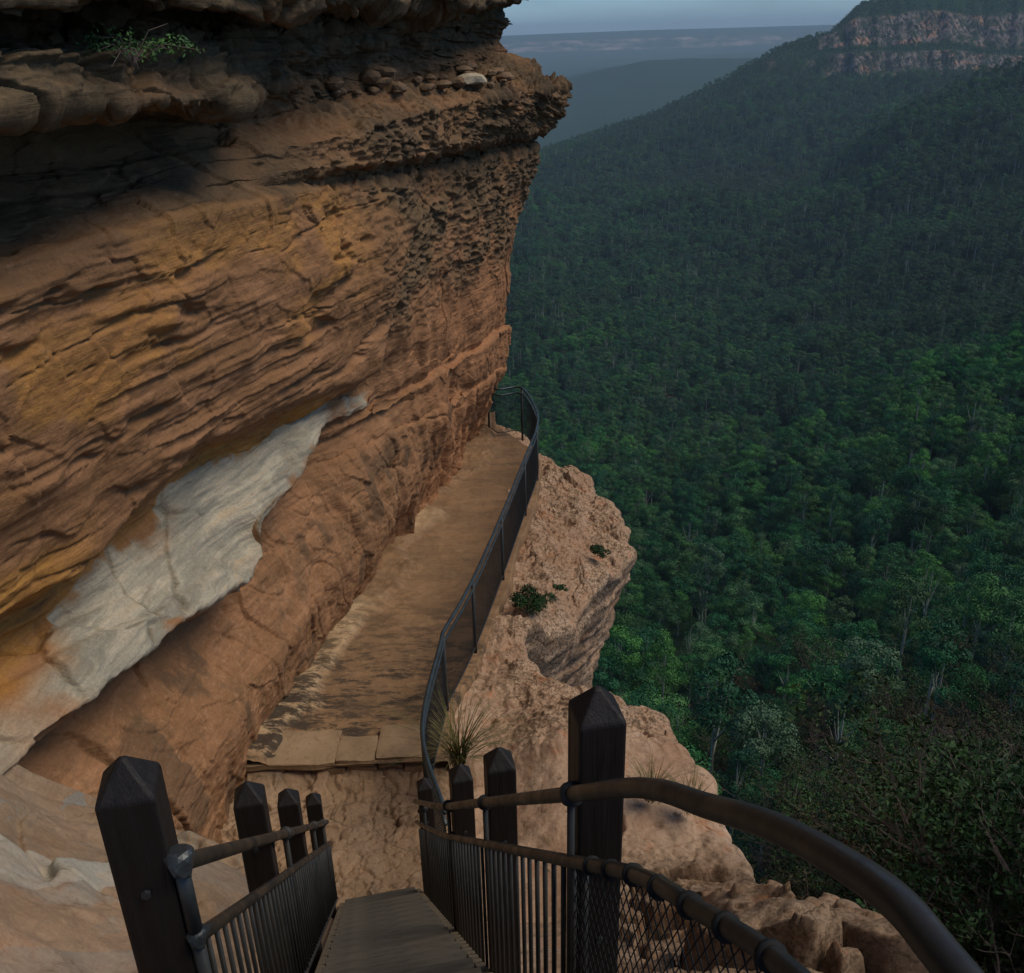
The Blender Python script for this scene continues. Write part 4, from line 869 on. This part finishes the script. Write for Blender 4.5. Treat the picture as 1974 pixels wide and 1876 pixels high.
# the rest of the wood: one mass, instanced on points
fp = pts[~isn]; nF = len(fp)
me = bpy.data.meshes.new('forest'); me.vertices.add(nF); me.vertices.foreach_set('co', (fp - [0, 0, .6]).astype(np.float32).ravel())
def pattr(name, typ, arr, key='value'):
    a = me.attributes.new(name, typ, 'POINT'); a.data.foreach_set(key, arr.ravel())
pattr('rot', 'FLOAT', RNG.uniform(0, 6.28, nF).astype(np.float32))
sc = RNG.uniform(.5, 1.1, nF) * np.where(pz[~isn] < 110, .7, 1) * np.interp(pz[~isn], [0, 600, 1600], [1, 1.05, 1.5]); sc = sc * np.where(pz[~isn] > 2235, .55, 1.0); scz = sc * RNG.uniform(.8, 1.2, nF) * np.interp(pz[~isn], [0, 600, 1600], [1, 1, .75])
pattr('scl', 'FLOAT_VECTOR', np.stack([sc, sc, scz], 1).astype(np.float32), 'vector')
pattr('pick', 'INT', np.where(RNG.random(nF) < .035, 0, RNG.integers(1, 7, nF)).astype(np.int32))
forest = link(bpy.data.objects.new('forest', me)); tag(forest, 'dense dark eucalypt forest covering the valley', 'forest', kind='stuff')
ng = bpy.data.node_groups.new('forest', 'GeometryNodeTree')
ng.interface.new_socket('Geometry', in_out='INPUT', socket_type='NodeSocketGeometry'); ng.interface.new_socket('Geometry', in_out='OUTPUT', socket_type='NodeSocketGeometry')
gi = ng.nodes.new('NodeGroupInput'); go = ng.nodes.new('NodeGroupOutput'); iop = ng.nodes.new('GeometryNodeInstanceOnPoints'); jn = ng.nodes.new('GeometryNodeJoinGeometry')
for k in range(7):
    j2 = ng.nodes.new('GeometryNodeJoinGeometry'); g2 = ng.nodes.new('GeometryNodeGeometryToInstance')
    for o in proto[k]:
        oi = ng.nodes.new('GeometryNodeObjectInfo'); oi.inputs['Object'].default_value = o; oi.transform_space = 'ORIGINAL'
        ng.links.new(oi.outputs['Geometry'], j2.inputs[0])
    ng.links.new(j2.outputs[0], g2.inputs[0]); ng.links.new(g2.outputs[0], jn.inputs[0])
def named(name, typ):
    n = ng.nodes.new('GeometryNodeInputNamedAttribute'); n.data_type = typ; n.inputs['Name'].default_value = name
    return [o for o in n.outputs if o.enabled and o.name == 'Attribute'][0]
cx = ng.nodes.new('ShaderNodeCombineXYZ'); ng.links.new(named('rot', 'FLOAT'), cx.inputs['Z'])
ng.links.new(gi.outputs[0], iop.inputs['Points']); ng.links.new(jn.outputs[0], iop.inputs['Instance'])
iop.inputs['Pick Instance'].default_value = True
ng.links.new(named('pick', 'INT'), iop.inputs['Instance Index']); ng.links.new(cx.outputs[0], iop.inputs['Rotation']); ng.links.new(named('scl', 'FLOAT_VECTOR'), iop.inputs['Scale'])
ng.links.new(iop.outputs[0], go.inputs[0])
md = forest.modifiers.new('scatter', 'NODES'); md.node_group = ng
print('trees', nF)

# ------------------------------------------------------------------ scrub close below the viewer
def branch(mb, p, d, L, r, depth, rs, tips, droop=.1):
    n = 4; pts_ = [p]; q = p.copy(); dd = d.copy()
    for k in range(n):
        dd = dd + rs.normal(size=3) * .18; dd[2] += .05; dd /= np.linalg.norm(dd); q = q + dd * L / n; pts_.append(q.copy())
    mb.tube(pts_, np.linspace(r, r * .55, n + 1), 4 if depth > 1 else 3, False)
    if depth == 0: tips.append(q); tips.append(pts_[2]); return
    for k in range(rs.integers(3, 5)):
        j = rs.integers(1, n + 1); e = dd + rs.normal(size=3) * .6; e[2] = abs(e[2]) * .7 + .15; e /= np.linalg.norm(e)
        branch(mb, pts_[j], e, L * rs.uniform(.5, .75), r * .55, depth - 1, rs, tips)
def make_shrub(seed, h, leafn, leafs, mat, spread=.7, depth=3, stems=6):
    rs = np.random.default_rng(seed); mb = MB(); tips = []
    for _ in range(stems):
        d = np.array([rs.normal() * spread, rs.normal() * spread, 1.0]); d /= np.linalg.norm(d)
        branch(mb, np.array([rs.normal() * .08, rs.normal() * .08, 0]), d, h * .5, h * .012, depth, rs, tips)
    tw = mb.mesh('branches', M_TWIG)
    tips = np.array(tips)
    lv = None
    if leafn:
        V, Fc = leaf_cloud(tips, np.full(len(tips), h * .045), leafn, leafs, rs, 1.0, 1.0); lv = mesh_from('foliage', V, Fc, mat, False)
    return tw, lv
SH = [make_shrub(21, 3.2, 5000, .045, M_DRY, .7, 3, 7), make_shrub(22, 3.0, 700, .04, M_DRY, .8, 3, 8), make_shrub(23, 3.8, 7000, .05, M_BUSH, .6, 3, 7), make_shrub(24, 3.4, 200, .04, M_DRY, .55, 3, 7)]
SHL = ['brown leaved heath shrub on the steep slope below the railing', 'sparse grey twiggy shrub on the steep slope below the railing', 'green leaved shrub on the steep slope below the railing', 'almost bare shrub with pale upright twigs below the railing']
fl_tp = TP.reshape(-1, 3); tproj = np.stack([fl_tp @ RT, fl_tp @ UP, fl_tp @ FW], 1)
tsx = CX + F * tproj[:, 0] / tproj[:, 2]; tsy = CY - F * tproj[:, 1] / tproj[:, 2]
nrow = int(np.searchsorted(TRP[:, 0], 4.2)) * TP.shape[1]
for j in range(190):
    px = random.uniform(1330, 2060); py = random.uniform(1420, 2050) if j < 170 else random.uniform(1280, 1560)
    if px < 1500 and py > 1560: continue
    i = np.argmin((tsx[:nrow] - px) ** 2 + (tsy[:nrow] - py) ** 2); loc = fl_tp[i] + np.array([random.uniform(-.4, .4), random.uniform(-.4, .4), -.15])
    k = random.choice([0, 0, 2, 1, 2, 3, 2]); s = random.uniform(.7, 1.25) * (1 + tproj[i, 2] / 90)
    t = empty('heath_shrub', tuple(loc), label=SHL[k], cat='shrub', group='shrubs on the steep slope below the railing'); t.rotation_euler = (random.uniform(-.15, .15), random.uniform(-.15, .15), random.uniform(0, 6.28)); t.scale = (s, s, s)
    for nm, me_ in (('branches', SH[k][0]), ('foliage', SH[k][1])):
        if me_: link(bpy.data.objects.new(nm, me_), t)

# ------------------------------------------------------------------ small plants on the rock
def blades(seed, n, L, w, spread, mat):
    rs = np.random.default_rng(seed); V = []; Fc = []
    for i in range(n):
        a = rs.uniform(0, 6.28); o = rs.normal(size=2) * .03; s = rs.uniform(.3, 1) * spread; l = L * rs.uniform(.6, 1.1)
        side = np.array([-math.sin(a), math.cos(a), 0]) * w; q = []
        for k in range(5):
            t = k / 4; c = np.array([o[0] + math.cos(a) * l * s * t ** 1.6, o[1] + math.sin(a) * l * s * t ** 1.6, l * (t - .35 * s * t * t)])
            q += [c - side * (1 - t * .9), c + side * (1 - t * .9)]
        b0 = len(V); V += q; Fc += [(b0 + 2 * k, b0 + 2 * k + 1, b0 + 2 * k + 3, b0 + 2 * k + 2) for k in range(4)]
    return mesh_from('blades', V, Fc, mat, False)
def cliff_hit(px, py):                       # where the ray meets the cliff mesh (nearest vertex on the ray)
    d = ray(px, py); d = d / np.linalg.norm(d); V = CLIFF.reshape(-1, 3)[::3]; t = V @ d; r = np.linalg.norm(V - t[:, None] * d, axis=1)
    near = np.where((r < .05) & (t > 0))[0]; i = near[np.argmin(t[near])] if len(near) else np.argmin(r / np.maximum(t, .1)); return V[i]
def tuft(px, py, dz, n, L, spread, label, seed, mat=M_GREEN):
    p = on_floor(px, py, dz); o = link(bpy.data.objects.new('grass_tuft', blades(seed, n, L, .006, spread, mat))); o.location = tuple(p); tag(o, label, 'grass tuft')
tuft(885, 1475, .15, 190, .85, 1.1, 'spiky green grass tuft beside the fence behind the black posts', 31)
tuft(1255, 1540, .25, 130, .42, 1.0, 'small dark grass tuft on the rim of the outcrop', 32)
tuft(1330, 1560, .25, 110, .4, 1.2, 'low grass tuft where the outcrop rim meets the shrubs', 33)
def cushion(px, py, dz, size, n, label, seed, mat=M_BUSH, leaf=.02):
    rs = np.random.default_rng(seed); c = rs.normal(size=(14, 3)) * np.array([1, 1, .3]) * size * .35
    V, Fc = leaf_cloud(c, np.full(14, size * .32), n, leaf, rs); o = link(bpy.data.objects.new('low_bush', mesh_from('low_bush', V, Fc, mat, False))); o.location = tuple(on_floor(px, py, dz)); tag(o, label, 'bush'); return o
cushion(1025, 1160, .05, .36, 2600, 'largest dark green cushion bush on the ledge outside the fence', 41)
cushion(1152, 1062, -.05, .2, 1000, 'small dark cushion bush near the outer rim of the ledge', 42)
cushion(1080, 1132, .02, .11, 400, 'tiny green bush to the right of the largest cushion bush', 43)
o = cushion(1000, 1000, 0, .42, 700, 'pale green leafy plant hanging from the dark overhang', 44, mat_leaf('fern leaf', [(.05, .11, .04), (.12, .19, .08)], 3.0), .013)
h = cliff_hit(245, 118); hp = empty('hanging_plant', tuple(h + np.array([.08, -.05, 0])), label='pale green leafy plant hanging from the dark overhang', cat='plant')
for k in ('label', 'category'): del o[k]
o.name = 'leaves'; o.location = (0, 0, 0); o.scale = (1.3, 1.3, 1); o.parent = hp
b = MB(); r9 = random.Random(9)
for k in range(26):
    e = np.array([r9.gauss(0, .13), r9.gauss(0, .15), r9.gauss(.02, .08)]); b.tube([np.array([0, 0, -.05]), e * .5 + [0, 0, .05], e], [.004, .003, .0015], 4)
b.build('stems', M_TWIG, hp)

# rubble lying on the shelf of the cliff
rng2 = random.Random(5)
spots = [(905, 166, .2, 1)] + [(rng2.uniform(640, 980), 0, rng2.uniform(.05, .13), 0) for _ in range(34)]
V = CLIFF; 
for j, (px, py, s, pale) in enumerate(spots):
    if not pale: py = 132 + (980 - px) * .06 + rng2.uniform(-6, 30)
    h = cliff_hit(px, py)
    me_ = rock_mesh('stone', M_PALE if pale else M_RUB, 60 + j, 2, (s * rng2.uniform(1, 1.5), s * rng2.uniform(1, 1.5), s * rng2.uniform(.55, .9)))
    o = link(bpy.data.objects.new('loose_stone', me_)); o.location = tuple(h + np.array([.04, 0, s * .4])); o.rotation_euler = (0, 0, rng2.uniform(0, 6))
    tag(o, 'single pale cream stone perched on the cliff shelf near its tip' if pale else 'brown rubble stone lying on the cliff shelf', 'stone', None if pale else 'rubble stones on the cliff shelf')

# ------------------------------------------------------------------ haze over the valley
hz = MB().box((0, 11000, 400), (16000, 0, 0), (0, 13000, 0), (0, 0, 1)).mesh('haze', None)
lo = float(TP[..., 2].min()) - 1; hi = max(float(TP[..., 2].max()), 6) + 12
V = np.array([v.co[:] for v in hz.vertices]); V[:, 2] = np.where(V[:, 2] > 400, hi, lo)
xm, ym = float(np.abs(TP[..., 0]).max()) + 50, float(TP[..., 1].max()) + 50
V[:, 0] = np.sign(V[:, 0]) * xm; V[:, 1] = np.where(V[:, 1] > 0, ym, -100)
hz.vertices.foreach_set('co', V.astype(np.float32).ravel())
mh = bpy.data.materials.new('haze'); mh.use_nodes = True; t = mh.node_tree; t.nodes.clear()
ho = t.nodes.new('ShaderNodeOutputMaterial'); hv = t.nodes.new('ShaderNodeVolumePrincipled'); hv.inputs['Color'].default_value = (.60, .82, 1.0, 1); hv.inputs['Density'].default_value = 6e-5; hv.inputs['Anisotropy'].default_value = 0.0
t.links.new(hv.outputs[0], ho.inputs['Volume']); hz.materials.append(mh)
hzo = link(bpy.data.objects.new('haze', hz)); tag(hzo, kind='stuff')
